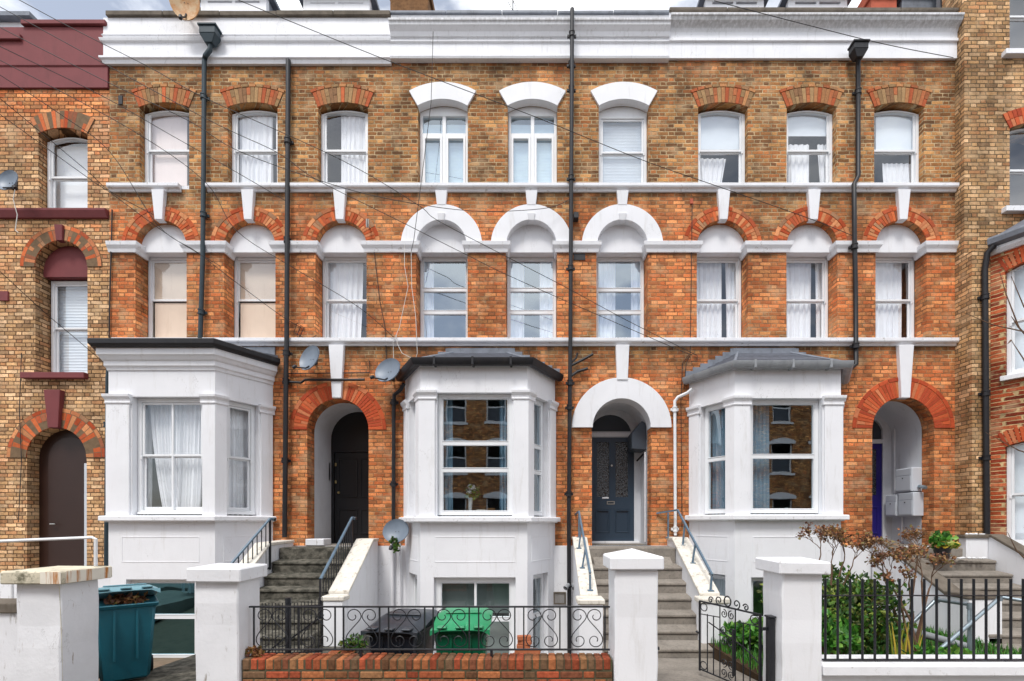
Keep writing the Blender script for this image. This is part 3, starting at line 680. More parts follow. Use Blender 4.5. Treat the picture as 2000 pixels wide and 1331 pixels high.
# ------------------------------------------------------------------ bays
def face_matrix(A, B):
    A, B = Vector((*A, 0)), Vector((*B, 0)); d = (B-A).normalized(); n = Vector((-d.y, d.x, 0))
    m = Matrix.Identity(4)
    for r in range(3): m[r][0] = d[r]; m[r][1] = n[r]; m[r][2] = (0, 0, 1)[r]; m[r][3] = A[r]
    return m, (B-A).length
D4 = CAMD-BP
def bz(py): return fz(py, D4)
def bx(px): return fx(px, D4)
ZH, ZS = [bz(775), bz(767), bz(778)], [bz(1008), bz(1010), bz(1006)]
ZF = [bz(722), bz(720), bz(726)]        # top of plain frieze
FW = [(258, 395), (853, 1000), (1466, 1606)]
BW = [(246, 381), (847, 1007), (1467, 1606)]
for h in range(3):
    par = houses[h]; A, B, Cc, D = BAY[h]
    pts = [(A, 0), (B, -BP), (Cc, -BP), (D, 0)]
    zs, zh, ztop = ZS[h], ZH[h], ZF[h]+.1
    bb = bz(1132 if h == 0 else 1128)
    for k in range(3):
        Mx, L = face_matrix(pts[k], pts[k+1])
        if k == 1:
            f0, f1 = bx(FW[h][0])-B, bx(FW[h][1])-B; g0, g1 = bx(BW[h][0])-B, bx(BW[h][1])-B
        elif k == 2: f0, f1 = .2, .76; g0, g1 = .2, .76
        else: f0, f1 = L-.76, L-.2; g0, g1 = L-.76, L-.2
        e0 = 0 if k == 1 else (-.0)
        mb = MB(Mx)
        mb.panel([(0, -1.1), (L, -1.1), (L, ztop), (0, ztop)], [outline(f0, f1, zs, zh, 0), outline(g0, g1, -.56 if h == 0 else -.62, bb if k == 1 else bb+.02, 0)], 0, .2)
        mb.build('bay_wall', 'white', par)
        # ground floor window
        y = .11
        if h == 0:
            w = win_frame(par, f0+.004, f1-.004, zs+.03, zh-.004, 0, y, Mx, 'sash', ft=.07)
            if k == 1:
                xm = (f0+f1)/2; MB(Mx).box(xm-.016, xm+.016, y+.012, y+.07, zs+.1, zh-.08).build('glazing_bar', 'white_f', w)
        elif h == 1:
            win_frame(par, f0+.004, f1-.004, zs+.03, zh-.004, 0, y, Mx, 'fixed', transoms=(bz(864), bz(917)), ft=.07)
        else:
            win_frame(par, f0+.004, f1-.004, zs+.03, zh-.004, 0, y, Mx, 'fixed', transoms=(bz(890),), ft=.07)
        # basement window
        if h == 0: win_frame(par, g0+.004, g1-.004, -.54, bb-.004, 0, .1, Mx, 'fixed', transoms=(bz(1207),), ft=.06, glassm='glass_t')
        else:
            w = win_frame(par, g0+.004, g1-.004, -.6, bb-.004, 0, .1, Mx, 'fixed', transoms=(bz(1212),), ft=.1 if h == 1 and k == 1 else .06)
            if h == 1 and k == 1:
                xm = (g0+g1)/2; MB(Mx).box(xm-.02, xm+.02, .106, .17, bz(1206), bb-.1).build('glazing_bar', 'white_f', w)
        # recessed panel mouldings under the sill
        if k == 1:
            a_, b_ = (bx(237)-B, bx(390)-B) if h == 0 else ((bx(849)-B, bx(1007)-B) if h == 1 else (bx(1470)-B, bx(1595)-B))
        else: a_, b_ = .14, L-.14
        pz0, pz1 = bz(1099), bz(1048)
        q = MB(Mx).panel(outline(a_, b_, pz0, pz1, 0), [outline(a_+.02, b_-.02, pz0+.02, pz1-.02, 0)], -.005, .01)
        q.build('panel_moulding', 'white', par, bevel=.002)
    # pilasters (corner ones wrap round), capitals
    def along(p, q, t): 
        p, q = Vector(p), Vector(q); return tuple(p+(q-p)*(t/(q-p).length))
    fl, fr = bx(FW[h][0])-B, bx(FW[h][1])-B; FL = Cc-B
    runs = [[along(pts[0], pts[1], .02), along(pts[0], pts[1], 1.0394-.78)],
            [along(pts[1], pts[0], .18), pts[1], along(pts[1], pts[2], fl-.025)],
            [along(pts[1], pts[2], fr+.025), pts[2], along(pts[2], pts[3], .18)],
            [along(pts[2], pts[3], .79), along(pts[2], pts[3], 1.02)]]
    for rn in runs:
        MB().sweep([(-.01, zs-.02), (.035, zs-.02), (.035, zh-.1), (-.01, zh-.1)], rn).build('pilaster', 'white', par, bevel=.005)
        e = [Vector(p) for p in rn]
        e[0] = e[0]-(e[1]-e[0]).normalized()*.03; e[-1] = e[-1]+(e[-1]-e[-2]).normalized()*.03
        MB().sweep([(-.01, zh-.13), (.05, zh-.13), (.055, zh-.105), (.045, zh-.1), (.05, zh-.06), (.085, zh-.015), (.09, zh+.03), (-.01, zh+.035)], e).build('capital', 'white', par, bevel=.003)
    # sill band
    MB().sweep([(-.12, zs-.11), (.05, zs-.11), (.06, zs-.09), (.125, zs-.085), (.125, zs-.01), (.11, zs), (-.12, zs+.012)], pts).build('bay_sill', 'white_s', par, bevel=.006)
    # cornice / gutter / roof
    if h == 0:
        z = ZF[0]
        MB().sweep([(-.05, z-.02), (.02, z-.02), (.03, z+.03), (.06, z+.05), (.06, z+.13), (.09, z+.15), (.12, z+.2), (.15, z+.22), (.15, z+.33), (-.05, z+.33)], pts).build('bay_cornice', 'white', par, bevel=.003)
        MB().sweep([(.1, z+.335), (.2, z+.335), (.245, z+.375), (.25, z+.45), (.225, z+.47), (.1, z+.46)], pts).build('gutter', 'pipe', par, bevel=.004)
        zr = z+.44
        MB().add([(A-.1, -.0, zr+.12), (B-.05, -BP-.1, zr), (Cc+.05, -BP-.1, zr), (D+.1, -.0, zr+.12), (A-.1, 0, zr-.1), (B-.05, -BP-.1, zr-.1), (Cc+.05, -BP-.1, zr-.1), (D+.1, 0, zr-.1)],
                 [(0, 1, 2, 3), (0, 1, 5, 4), (1, 2, 6, 5), (2, 3, 7, 6), (4, 5, 6, 7)]).build('bay_roof', 'lead', par)
        MB().box(-7.9, -5.12, -.025, .02, zr+.03, fz(679)).build('flashing', 'lead', par)
    else:
        z = ztop-.05
        gm = 'pipe' if h == 1 else 'gutter_g'
        prof = [(.04, z), (.09, z-.035), (.15, z-.03), (.185, z+.02), (.19, z+.085), (.165, z+.09), (.05, z+.07)]
        MB().sweep(prof, pts).build('gutter', gm, par, smooth=True)
        for t in (.15, .5, .85):
            xx = B+(Cc-B)*t; MB().box(xx-.02, xx+.02, -BP-.2, -BP-.03, z-.045, z+.1).build('gutter_bracket', gm, par, bevel=.006)
        zt_ = fz(690); x0_, x1_ = B+.42, Cc-.42
        ze = z+.08
        ea, eb, ec, ed_ = (A-.08, -.0, ze), (B-.04, -BP-.08, ze), (Cc+.04, -BP-.08, ze), (D+.08, 0, ze)
        ta, tb = (x0_, -.01, zt_), (x1_, -.01, zt_)
        rb = MB().add([ea, eb, ec, ed_, ta, tb, (ea[0], 0, z), (eb[0], eb[1], z), (ec[0], ec[1], z), (ed_[0], 0, z)],
                      [(0, 1, 4), (1, 2, 5, 4), (2, 3, 5), (0, 6, 7, 1), (1, 7, 8, 2), (2, 8, 9, 3), (6, 7, 8, 9)])
        rf = rb.build('bay_roof', 'slate', par)
        hp = MB(); hp.tube([Vector(eb), Vector(ta)], .03, 6); hp.tube([Vector(ec), Vector(tb)], .03, 6)
        hp.build('hip_ridge', 'lead', rf)
        tl = MB()     # slate courses, each with a small step
        for i in range(1, 7):
            t0 = i/7.; 
            def L3(p, q, t): return Vector(p).lerp(Vector(q), t)
            l, r_ = L3(eb, ta, t0), L3(ec, tb, t0); tl.tube([l+Vector((0, -.006, .004)), r_+Vector((0, -.006, .004))], .006, 4)
            l2 = L3(ea, ta, t0); tl.tube([l2+Vector((-.004, -.004, .004)), l+Vector((-.004, -.004, .004))], .006, 4)
            r2 = L3(ed_, tb, t0); tl.tube([r2+Vector((.004, -.004, .004)), r_+Vector((.004, -.004, .004))], .006, 4)
        tl.build('slate_edge', 'slate', rf)
        fl_ = MB()
        fl_.box(x0_-.1, x1_+.1, -.03, -.002, zt_-.05, zt_+.09)
        for sx, ex in ((ea, ta), (ed_, tb)):
            for i in range(7):
                p = Vector(sx).lerp(Vector(ex), i/7.); q = Vector(sx).lerp(Vector(ex), (i+1)/7.)
                a_, b_ = min(p.x, q.x), max(p.x, q.x)
                fl_.box(a_+.001, b_+.012, -.02-.001*i, -.001, p.z-.05, q.z+.085)
        fl_.build('stepped_flashing', 'lead', par, bevel=.003)
    # bay floor, ceiling
    for zz, nm in ((zs-.12, 'bay_floor'), (ztop-.12, 'bay_ceiling')):
        MB().add([(A+.1, .3, zz), (B+.13, -BP+.205, zz), (Cc-.13, -BP+.205, zz), (D-.1, .3, zz), (A+.1, .3, zz-.1), (B+.13, -BP+.205, zz-.1), (Cc-.13, -BP+.205, zz-.1), (D-.1, .3, zz-.1)],
                 [(0, 1, 2, 3), (4, 7, 6, 5), (0, 4, 5, 1), (1, 5, 6, 2), (2, 6, 7, 3), (3, 7, 4, 0)]).build(nm, 'room', par)

# bay curtains and window-side things
g1, L1 = face_matrix((BAY[0][2], -BP), (BAY[0][3], 0))
zs, zh = ZS[0]+.03, ZH[0]
yb = -BP+.3
def X3(px): return fx(px, 8.7)
curtain('white curtain hanging straight at the left of the left bay front window', drape(X3(262), X3(292), zs, zh, yb+.06, 4, seed=21, lean=-.03))
curtain('white curtain swept aside in the middle of the left bay front window', drape(X3(290), X3(344), zs+.02, zh, yb, 6, gather=.3, lean=.2, seed=22, amp=.035))
curtain('white curtain bunched at the right of the left bay front window', drape(X3(338), X3(404), zs+.02, zh, yb-.02, 7, gather=.1, lean=-.05, seed=23, amp=.03))
curtain('white curtain in the narrow side window of the left bay', drape(.1, .9, zs, zh, .3, 9, seed=24, Mx=g1))
X4 = X3
zs, zh = ZS[1]+.03, ZH[1]
curtain('pale blue curtain at the left of the centre bay front window', drape(X4(862), X4(884), zs, zh, yb, 3, seed=25), 'blue_curtain')
curtain('pale blue curtain at the right of the centre bay front window', drape(X4(976), X4(994), zs, zh, yb, 3, seed=26), 'blue_curtain')
g2, _ = face_matrix((BAY[1][2], -BP), (BAY[1][3], 0))
curtain('pale blue curtain in the right side window of the centre bay', drape(.3, .6, zs, zh, .28, 4, seed=27, Mx=g2), 'blue_curtain')
t = thing('side_table', 'low wooden table just inside the centre bay window', 'table', (fx(945, 8.9), -.4, 1.3))
MB().box(X3(905), X3(975), -.62, -.25, ZS[1]+.05, ZS[1]+.09).build('table_top', 'oak', t, bevel=.004)
for sx in (X3(909), X3(971)):
    for sy in (-.59, -.28): MB().box(sx-.02, sx+.02, sy-.02, sy+.02, ZS[1]-.12, ZS[1]+.05).build('leg', 'oak', t)
zt = ZS[1]+.09
v = thing('flower_vase', 'tall white vase with white flowers and green leaves in the centre bay window', 'vase', (X3(917), -.5, zt))
MB().lathe([(0, 0), (.03, 0), (.035, .1), (.045, .26), (.04, .27), (.03, .1), (0, .02)], (X3(917), -.5, zt), 16).build('vase', 'vase', v, smooth=True)
def leaf_cluster(mb, c, rad, n, size, seed=0, flat=1., up=0.):
    rnd = random.Random(seed); c = Vector(c)
    for _ in range(n):
        while True:
            p = Vector((rnd.uniform(-1, 1), rnd.uniform(-1, 1), rnd.uniform(-1, 1)))
            if p.length < 1: break
        p = Vector((p.x*rad[0], p.y*rad[1], p.z*rad[2]))
        d = Vector((rnd.uniform(-1, 1), rnd.uniform(-1, 1), rnd.uniform(-1, 1)+up)).normalized()
        s = d.orthogonal().normalized(); s = Matrix.Rotation(rnd.uniform(0, 6.28), 3, d) @ s
        l = size*rnd.uniform(.6, 1.3); w = l*.32*flat; q = c+p
        nn = d.cross(s)*l*.12
        mb.add([q, q+d*l*.5+s*w+nn, q+d*l, q+d*l*.5-s*w+nn], [(0, 1, 2), (0, 2, 3)])
m = MB(); leaf_cluster(m, (X3(922), -.5, zt+.36), (.12, .1, .1), 60, .09, 5); m.build('leaves', 'leaf_b', v, fixn=False)
m = MB(); leaf_cluster(m, (X3(918), -.53, zt+.42), (.08, .07, .07), 60, .04, 6, 2.2); m.build('flowers', 'vase', v, fixn=False)
tag(MB().box(X3(930), X3(948), -.56, -.42, zt, zt+.05).build('box', 'cream', bevel=.006), 'small cream box on the table in the centre bay window', 'box')
tag(MB().box(X3(950), X3(966), -.54, -.4, zt, zt+.075).build('box', 'oak', bevel=.006), 'small wooden box on the table in the centre bay window', 'box')
tag(MB().box(fx(862, 8.7), fx(1000, 8.7), -BP+.3, -BP+.31, bz(1204), bz(1136)).build('blind', 'blind_g'), 'grey blind in the upper half of the centre bay basement window', 'blind')
tag(MB().box(fx(862, 8.7), fx(1000, 8.7), -BP+.34, -BP+.35, -.6, bz(1210)).build('blind', 'blind_g'), 'grey blind in the lower half of the centre bay basement window', 'blind')
zs, zh = ZS[2]+.03, ZH[2]
curtain('pale blue curtain at the left of the right bay front window', drape(X3(1462), X3(1502), zs, zh, yb, 5, seed=31), 'blue_curtain')
g3, _ = face_matrix((BAY[2][0], 0), (BAY[2][1], -BP))
curtain('pale blue curtain in the left side window of the right bay', drape(.3, .85, zs, zh, .28, 7, seed=32, Mx=g3), 'blue_curtain')
curtain('grey net curtain in the left side basement window of the right bay', drape(.2, .8, -.5, bz(1128), .28, 9, seed=33, Mx=g3))
tag(MB().lathe([(0, 0), (.025, 0), (.035, .12), (.03, .12), (0, .01)], (X3(1541), -.5, ZS[2]+.02), 12).build('cup', 'vase', smooth=True), 'white tumbler standing inside the right bay front window', 'cup')

# ------------------------------------------------------------------ doors and porches
FLZ = 1.44
def porch(h, depth, wallmat='plaster'):
    par = houses[h]; dx, dy, r0, r1 = DOOR[h]; cx = fx(dx); r = r0/100
    o = outline(cx-r, cx+r, FLZ, fz(dy), r, 24)
    q = [(o[1][0], FLZ)]+o[2:]+[(o[0][0], FLZ)]; n = len(q)
    MB().add([(a, WT+.001, b) for a, b in q]+[(a, depth+.1, b) for a, b in q], [(i, i+1, i+1+n, i+n) for i in range(n-1)]).build('porch_wall', wallmat, par)
    MB().box(cx-r-.02, cx+r+.02, -.02, depth+.12, FLZ-.12, FLZ).build('porch_floor', 'conc', par)
    if h == 1:
        MB().panel(ring_poly(cx, fz(dy), r-.012, r1/100, -math.pi/2, math.pi/2, 36), [], -.05, .03).build('white_arch', 'white', par, bevel=.008)
        qq = o[2:]; n = len(qq)
        MB().add([(cx+(a-cx)*.985, -.045, fz(dy)+(b-fz(dy))*.985) for a, b in qq]+[(cx+(a-cx)*.985, WT, fz(dy)+(b-fz(dy))*.985) for a, b in qq], [(i, i+1, i+1+n, i+n) for i in range(n-1)]).build('painted_soffit', 'white', par)
        keystone(par, cx+.01, fz(744), fz(677), .105, .13)
    else:
        voussoirs(par, cx, fz(dy), r, r1/100, -math.pi/2, math.pi/2, 38, 'vous_r', outer_ring=True, mort='mortar_o', skip=.13)
        keystone(par, cx+.0, fz(779), fz(677), .085, .145)
    return cx, r, fz(dy)
# left house: black door, arched light above
cx, r, cz = porch(0, 1.1)
par = houses[0]
dl, dr, y = -4.5, cx+r, 1.08
MB().panel(outline(cx-r, cx+r, FLZ, cz, r, 24), [outline(dl+.06, dr-.05, FLZ+.01, 3.42, 0)], y, y+.06).build('door_frame', 'door_black', par)
d = MB().box(dl+.065, dr-.055, y+.03, y+.07, FLZ+.012, 3.415).build('door', 'door_black', par, bevel=.003)
pm = MB()
for a, b in ((dl+.14, (dl+dr)/2-.03), ((dl+dr)/2+.03, dr-.13)):
    for z0, z1 in ((FLZ+.2, FLZ+.75), (FLZ+1.0, FLZ+1.85)): pm.panel(outline(a, b, z0, z1, 0), [outline(a+.03, b-.03, z0+.03, z1-.03, 0)], y+.012, y+.031)
pm.build('door_panel', 'door_black', d, bevel=.004)
MB().lathe([(0, 0), (.02, 0), (.03, .03), (.02, .05), (0, .055)], (dl+.16, y+.03, FLZ+1.1), 14, (0, -1, 0)).build('door_knob', 'brass', d, smooth=True)
for z in (FLZ+1.3, FLZ+1.68): MB().box(dl+.075, dl+.11, y+.01, y+.03, z, z+.07).build('lock', 'brass', d, bevel=.003)
MB().box(dl-.03, dl+.0, y-.12, y-.03, FLZ+1.35, FLZ+1.75).build('entry_phone', 'steel', par, bevel=.005)
MB().box(cx-.05, dr, y-.02, y+.0, 3.45, 3.5).build('transom', 'door_black', par)
MB().box(cx-r-.01, cx-r+.35, -.06, .28, FLZ+.001, FLZ+.13).build('painted_kerb', 'white_old', par, bevel=.01)
# centre house: navy door with two obscure-glass lights
cx, r, cz = porch(1, .95)
par = houses[1]; y = .93
a, b, zt = 1.14, 2.07, fz(855, 10.23)
MB().panel(outline(cx-r, cx+r, FLZ, cz, r, 24), [outline(a-.004, b+.004, FLZ+.02, zt+.004, 0), outline(cx-r+.05, b-.05, zt+.13, cz+.05, .42, 14)], y, y+.08).build('door_frame', 'plaster', par)
MB().box(cx-r, b+.02, y-.02, y-.001, zt+.02, zt+.1).build('transom', 'white', par, bevel=.004)
MB().prism(outline(cx-r+.02, b-.02, zt+.11, cz+.05, .44, 14), y+.03, y+.04).build('fanlight', 'meter_d', par)
w2 = (a+b)/2; h0 = FLZ+.03; H = zt-h0
hs = [outline(a+.13, w2-.07, h0+H*.43, zt-.1, 0), outline(w2+.07, b-.13, h0+H*.43, zt-.1, 0), outline(a+.1, w2-.06, h0+.2, h0+H*.31, 0), outline(w2+.06, b-.1, h0+.2, h0+H*.31, 0)]
d = MB().panel(outline(a, b, h0, zt, 0), hs, y-.012, y+.035).build('door', 'navy', par, bevel=.004)
pm = MB()
for q in hs[2:]:
    (p0, p1, p2, p3) = q; pm.box(p0[0]-.01, p1[0]+.01, y+.008, y+.03, p0[1]-.01, p2[1]+.01)
    pm.panel(outline(p0[0]+.002, p1[0]-.002, p0[1]+.002, p2[1]-.002, 0), [outline(p0[0]+.03, p1[0]-.03, p0[1]+.03, p2[1]-.03, 0)], y-.02, y+.01)
pm.build('door_panel', 'navy', d, bevel=.005)
for q in hs[:2]:
    MB().box(q[0][0]-.005, q[1][0]+.005, y+.01, y+.02, q[0][1]-.005, q[2][1]+.005).build('door_glass', 'obscure', d)
lx = w2-.02; lz = h0+H*.375
MB().panel(outline(lx-.1, lx+.07, lz-.035, lz+.035, 0), [outline(lx-.08, lx+.05, lz-.017, lz+.017, 0)], y-.022, y-.012).build('letterbox', 'steel', d, bevel=.003)
MB().box(lx-.2, lx-.06, y-.018, y-.011, lz+.09, lz+.125).build('name_plate', 'white', d)
MB().lathe([(0, 0), (.022, 0), (.022, .012), (0, .015)], (w2-.015, y-.012, h0+H*.73), 12, (0, -1, 0)).build('knocker', 'steel', d)
MB().box(cx-r, cx+r-.04, y-.1, y-.0, FLZ+.001, FLZ+.05).build('threshold', 'white_s', par, bevel=.006)
wx = cx+r
m = MB(); m.prism([(wx-.3, 3.38), (wx-.01, 3.36), (wx-.01, 3.9), (wx-.1, 3.95), (wx-.3, 3.7)], .33, .8); m.build('meter_cupboard', 'meter_d', par, bevel=.01)
MB().tube([(wx-.03, .36, 3.32), (wx-.03, .36, 1.5)], .014, 6).build('porch_conduit', 'white', par)
MB().tube([(wx-.03, .5, 3.3), (wx-.1, .8, 3.2)], .02, 6).build('porch_pipe', 'pipe', par)
# right house: blue door, white meter boxes on the porch wall
cx, r, cz = porch(2, 1.15)
par = houses[2]; y = 1.12
a, b = 6.72, fx(1724, 10.42); zt = 3.62
MB().panel(outline(cx-r, cx+r, FLZ, cz, r, 24), [outline(a-.004, b+.004, FLZ+.02, zt, 0), outline(a, b+.004, zt+.09, cz+.2, .3)], y, y+.09).build('door_frame', 'plaster', par)
MB().prism(outline(a+.0, b-.0, zt+.1, cz+.19, .29), y+.05, y+.06).build('fanlight', 'meter_d', par)
d = MB().panel(outline(a, b, FLZ+.03, zt-.004, 0), [outline(b-.3, b-.12, FLZ+1.05, zt-.12, 0)], y+.02, y+.06).build('door', 'door_blue', par, bevel=.004)
MB().box(b-.3, b-.12, y+.035, y+.045, FLZ+1.05, zt-.12).build('door_glass', 'obscure', d)
MB().panel(outline(b-.33, b-.09, FLZ+.2, FLZ+.8, 0), [outline(b-.3, b-.12, FLZ+.23, FLZ+.77, 0)], y+.005, y+.021).build('door_panel', 'door_blue', d, bevel=.004)
wx = cx+r
MB().tube([(wx-.02, 1.0, 4.0), (wx-.02, 1.0, 2.5), (wx-.02, .85, 2.42)], .014, 6).build('porch_conduit', 'white', par)
for (y0, y1, z0, z1) in ((.28, .72, 2.52, 3.0), (.68, 1.0, 2.02, 2.48), (.24, .64, 2.02, 2.5)):
    m = MB().box(wx-.22, wx-.003, y0, y1, z0, z1).build('meter_box', 'meter', par, bevel=.012)
    MB().box(wx-.232, wx-.222, y0+.02, y1-.02, z0+.03, z0+(z1-z0)*.66).build('meter_box_door', 'meter', m, bevel=.003)
    MB().box(wx-.226, wx-.222, y0+.02, y1-.02, z0+(z1-z0)*.7, z1-.02).build('meter_box_flap', 'meter', m, bevel=.003)
    MB().lathe([(0, 0), (.012, 0), (.012, .008), (0, .01)], (wx-.233, (y0+y1)/2, z0+(z1-z0)*.58), 10, (-1, 0, 0)).build('lock', 'pipe', m)
MB().tube([(wx-.05, .75, 2.0), (wx-.05, .75, 1.5)], .018, 6).build('porch_pipe', 'white', par)
MB().tube([(wx-.08, .1, 2.58), (wx-.08, .25, 2.62), (wx-.06, .3, 2.6)], .035, 8).build('bulkhead_lamp', 'galv', par, smooth=True)
# ------------------------------------------------------------------ neighbours
# left neighbour
LX0, LX1 = -13.4, -8.365
nl = thing('neighbour_house', 'yellow brick house with maroon parapet and trim at the left edge', 'house', ((LX0+LX1)/2, 0, 0))
holes = [outline(fx(74), fx(170), fz(412), fz(262), .12), outline(fx(68), fx(170), fz(730), fz(521), .5)]
dcx, dr = fx(110), .585
door = [(dcx-dr, .9)]+[p for p in reversed(outline(dcx-dr, dcx+dr, .9, fz(894), dr, 20)[2:])]+[(dcx+dr, .9)]
lwx = [fx(-210), fx(-110)]
MB().panel([(LX0, .9)]+door+[(LX1, .9), (LX1, fz(172)), (LX0, fz(172))], holes, .01, .32).build('wall', 'brick_l', nl)
MB().box(LX0, LX1, -.02, .32, -1, .895).build('rendered_base', 'white_old', nl)
pf = [(0, fz(174)), (.04, fz(174)), (.04, fz(134)), (.06, fz(132)), (.06, fz(58)), (0, fz(58))]
MB().sweep(pf, [(LX0, .012), (LX1-.01, .012)]).build('parapet', 'maroon', nl, bevel=.004)
MB().box(fx(50), LX1-.0, -.1, .36, fz(57), fz(48)).build('parapet_coping', 'maroon', nl, bevel=.01)
MB().box(LX0, fx(50)-.01, -.1, .36, fz(86), fz(77)+.02).build('parapet_coping', 'maroon', nl, bevel=.01)
MB().box(LX0, LX1-.01, .34, 4, 11.0, 11.25).build('roof', 'slate', nl)
dm = MB().box(fx(-40, 10.6), fx(52, 10.6), 1.3, 2.6, 11.2, fz(44, 10.6)).build('dormer', 'white', nl)
MB().box(fx(-45, 10.5), fx(62, 10.5), 1.15, 2.7, fz(44, 10.6), fz(36, 10.6)).build('dormer_roof', 'lead', dm)
MB().box(fx(-10, 10.6), fx(15, 10.6), 1.27, 1.299, fz(80, 10.6), fz(58, 10.6)).build('pane', 'glass', dm)
MB().box(LX0+.02, LX1-.06, 2.4, 2.5, -1, 11).build('interior_walls', 'room', nl)
for a in (LX0, LX1-.06): MB().box(a, a+.05, .33, 2.4, -1, 11).build('interior_walls', 'room', nl)
win_frame(nl, fx(76), fx(169), fz(412), fz(266), .1, .16)
win_frame(nl, fx(71), fx(169), fz(729), fz(535), 0, .28)
MB().panel(outline(fx(68)+.003, fx(170)-.003, fz(533), fz(521), .49, 20), [], .16, .4).build('arch_infill_panel', 'maroon', nl)
al = 1.0
w_, rs = .48, .12; Rr = (w_*w_+rs*rs)/(2*rs); al = math.asin(w_/Rr)
voussoirs(nl, fx(122), fz(262)+rs-Rr, Rr, Rr+.33, -al, al, 15, 'vous_o', y=-.006)
voussoirs(nl, fx(119), fz(521), .51, .8, -math.pi/2, math.pi/2, 26, 'vous_o', y=-.006, outer_ring=True, skip=.1)
keystone(nl, fx(119), fz(472), fz(442), .06, .08, 'maroon', p=.04)
voussoirs(nl, dcx, fz(894), dr, .97, -math.pi/2, math.pi/2, 26, 'vous_o', y=-.006, outer_ring=True, skip=.13)
keystone(nl, dcx, fz(837), fz(764), .1, .16, 'maroon', p=.07)
MB().sweep([(0, fz(428)), (.05, fz(428)), (.1, fz(416)), (.1, fz(412)), (0, fz(411))], [(LX0, .011), (LX1-.01, .011)]).build('string_course', 'maroon', nl, bevel=.004)
MB().box(fx(48), fx(172), -.09, .3, fz(741), fz(730)+.002).build('window_sill', 'maroon', nl, bevel=.006)
MB().box(fx(0), fx(17), -.02, .05, fz(588), fz(570)).build('vent_brick', 'maroon', nl)
q = outline(dcx-dr, dcx+dr, .95, fz(894), dr, 24)
MB().prism(q, .24, .3).build('door_frame', 'door_brown', nl)
d = MB().prism(outline(dcx-dr+.22, dcx+dr-.07, 1.0, fz(894), dr-.15, 24), .2, .239).build('door', 'door_brown', nl, bevel=.004)
MB().tube([(dcx-dr+.32, .2, fz(1024)), (dcx-dr+.32, .14, fz(1024)), (dcx-dr+.42, .14, fz(1024))], .012, 6).build('door_handle', 'steel', d)
MB().box(dcx+dr-.06, dcx+dr-.0, .02, .19, .95, fz(905)).build('door_jamb', 'meter', nl)
tag(MB().box(fx(84, 9.65), fx(172, 9.65), .36, .37, fz(412)+.05, fz(258)).build('curtain', 'curtain'), 'white blind behind the top window of the maroon-trimmed neighbour house', 'curtain')
tag(slats(fx(76, 9.7), fx(170, 9.7), fz(729)+.05, fz(536), .42, .06, .02).build('blind', 'blind'), 'white venetian blind in the arched window of the maroon-trimmed neighbour house', 'blind')

# right neighbour: projecting yellow brick wall, then a red brick canted bay
nr = thing('neighbour_house', 'yellow brick house with a red brick canted bay at the right edge', 'house', (11, -.3, 0))
RX = 8.155
hl = [outline(fx(1972, 9.1), fx(2075, 9.1), fz(104, 9.1), fz(-60, 9.1), 0), outline(fx(1972, 9.1), fx(2075, 9.1), fz(408, 9.1), fz(252, 9.1), .12)]
MB().panel([(RX, 7.0), (13, 7.0), (13, 14), (RX, 14)], hl, -.2, .3).build('wall', 'brick_r', nr)
MB().panel([(RX, -.9), (13, -.9), (13, 6.995), (RX, 6.995)], [outline(8.9, 12, .2, 6.8, 0)], -.36, .3).build('wall', 'brick_r', nr)
MB().box(RX, RX+.35, -.3, -.0, 14.0, 14.1).build('coping', 'coping', nr)
for zb, zt, rs in ((fz(104, 9.1), fz(-60, 9.1), 0), (fz(408, 9.1), fz(252, 9.1), .1)):
    win_frame(nr, fx(1972, 9.1)+.01, fx(2075, 9.1)-.01, zb+.01, zt, rs, -.1)
    MB().box(fx(1966, 9), fx(2082, 9), -.3, -.05, zb-.1, zb-.0).build('window_sill', 'white_s', nr, bevel=.006)
Rr = (.51**2+.12**2)/.24; al = math.asin(.51/Rr)
voussoirs(nr, fx(2023.5, 9.1), fz(252, 9.1)+.12-Rr, Rr, Rr+.3, -al, al, 15, 'vous_r', y=-.216)
MB().box(RX+.05, 13, .4, .5, -1, 14).build('interior_walls', 'room', nr)
# canted bay, side face
A, B, Cc, D = 8.5, 9.12, 10.9, 11.5
pb = [(A, -.365), (B, -1.3), (Cc, -1.3), (D, -.365)]
for k in range(3):
    Mx, L = face_matrix(pb[k], pb[k+1])
    zt = 6.6
    hs = [outline(.2, L-.2, 4.55, 6.5, .08), outline(.2, L-.2, 1.42, 3.28, .08)] if k != 1 else [outline(.3, L-.3, 4.55, 6.5, .1), outline(.3, L-.3, 1.42, 3.28, .1)]
    MB(Mx).panel([(0, -.9), (L, -.9), (L, 7.02), (0, 7.02)], hs, 0, .2).build('bay_wall', 'brick_r2', nr)
    for q in hs:
        x0_, x1_ = q[0][0], q[1][0]; w_ = (x1_-x0_)/2; z0_, zs_ = q[0][1], q[2][1]; rs = .08 if k != 1 else .1
        win_frame(nr, x0_+.005, x1_-.005, z0_+.04, zs_, rs-.01, .08, Mx)
        MB(Mx).box(x0_-.06, x1_+.06, -.06, .1, z0_-.05, z0_+.035).build('window_sill', 'white_s', nr, bevel=.005)
        Rr = (w_*w_+rs*rs)/(2*rs); al = math.asin(min(1, w_/Rr)); cz = zs_+rs-Rr
        mb = MB(Mx)
        for i in range(13):
            a_ = -al+2*al*i/13; mb.panel(ring_poly((x0_+x1_)/2, cz, Rr+.003, Rr+.27, a_+.012/Rr, a_+2*al/13-.004/Rr, 2), [], -.012, .02)
        mb.build('brick_arch', 'vous_r', nr, bevel=.003)
        MB(Mx).box(x0_+.05, x1_-.05, .24, .25, z0_, zs_+.05).build('net_curtain', 'blind', nr)
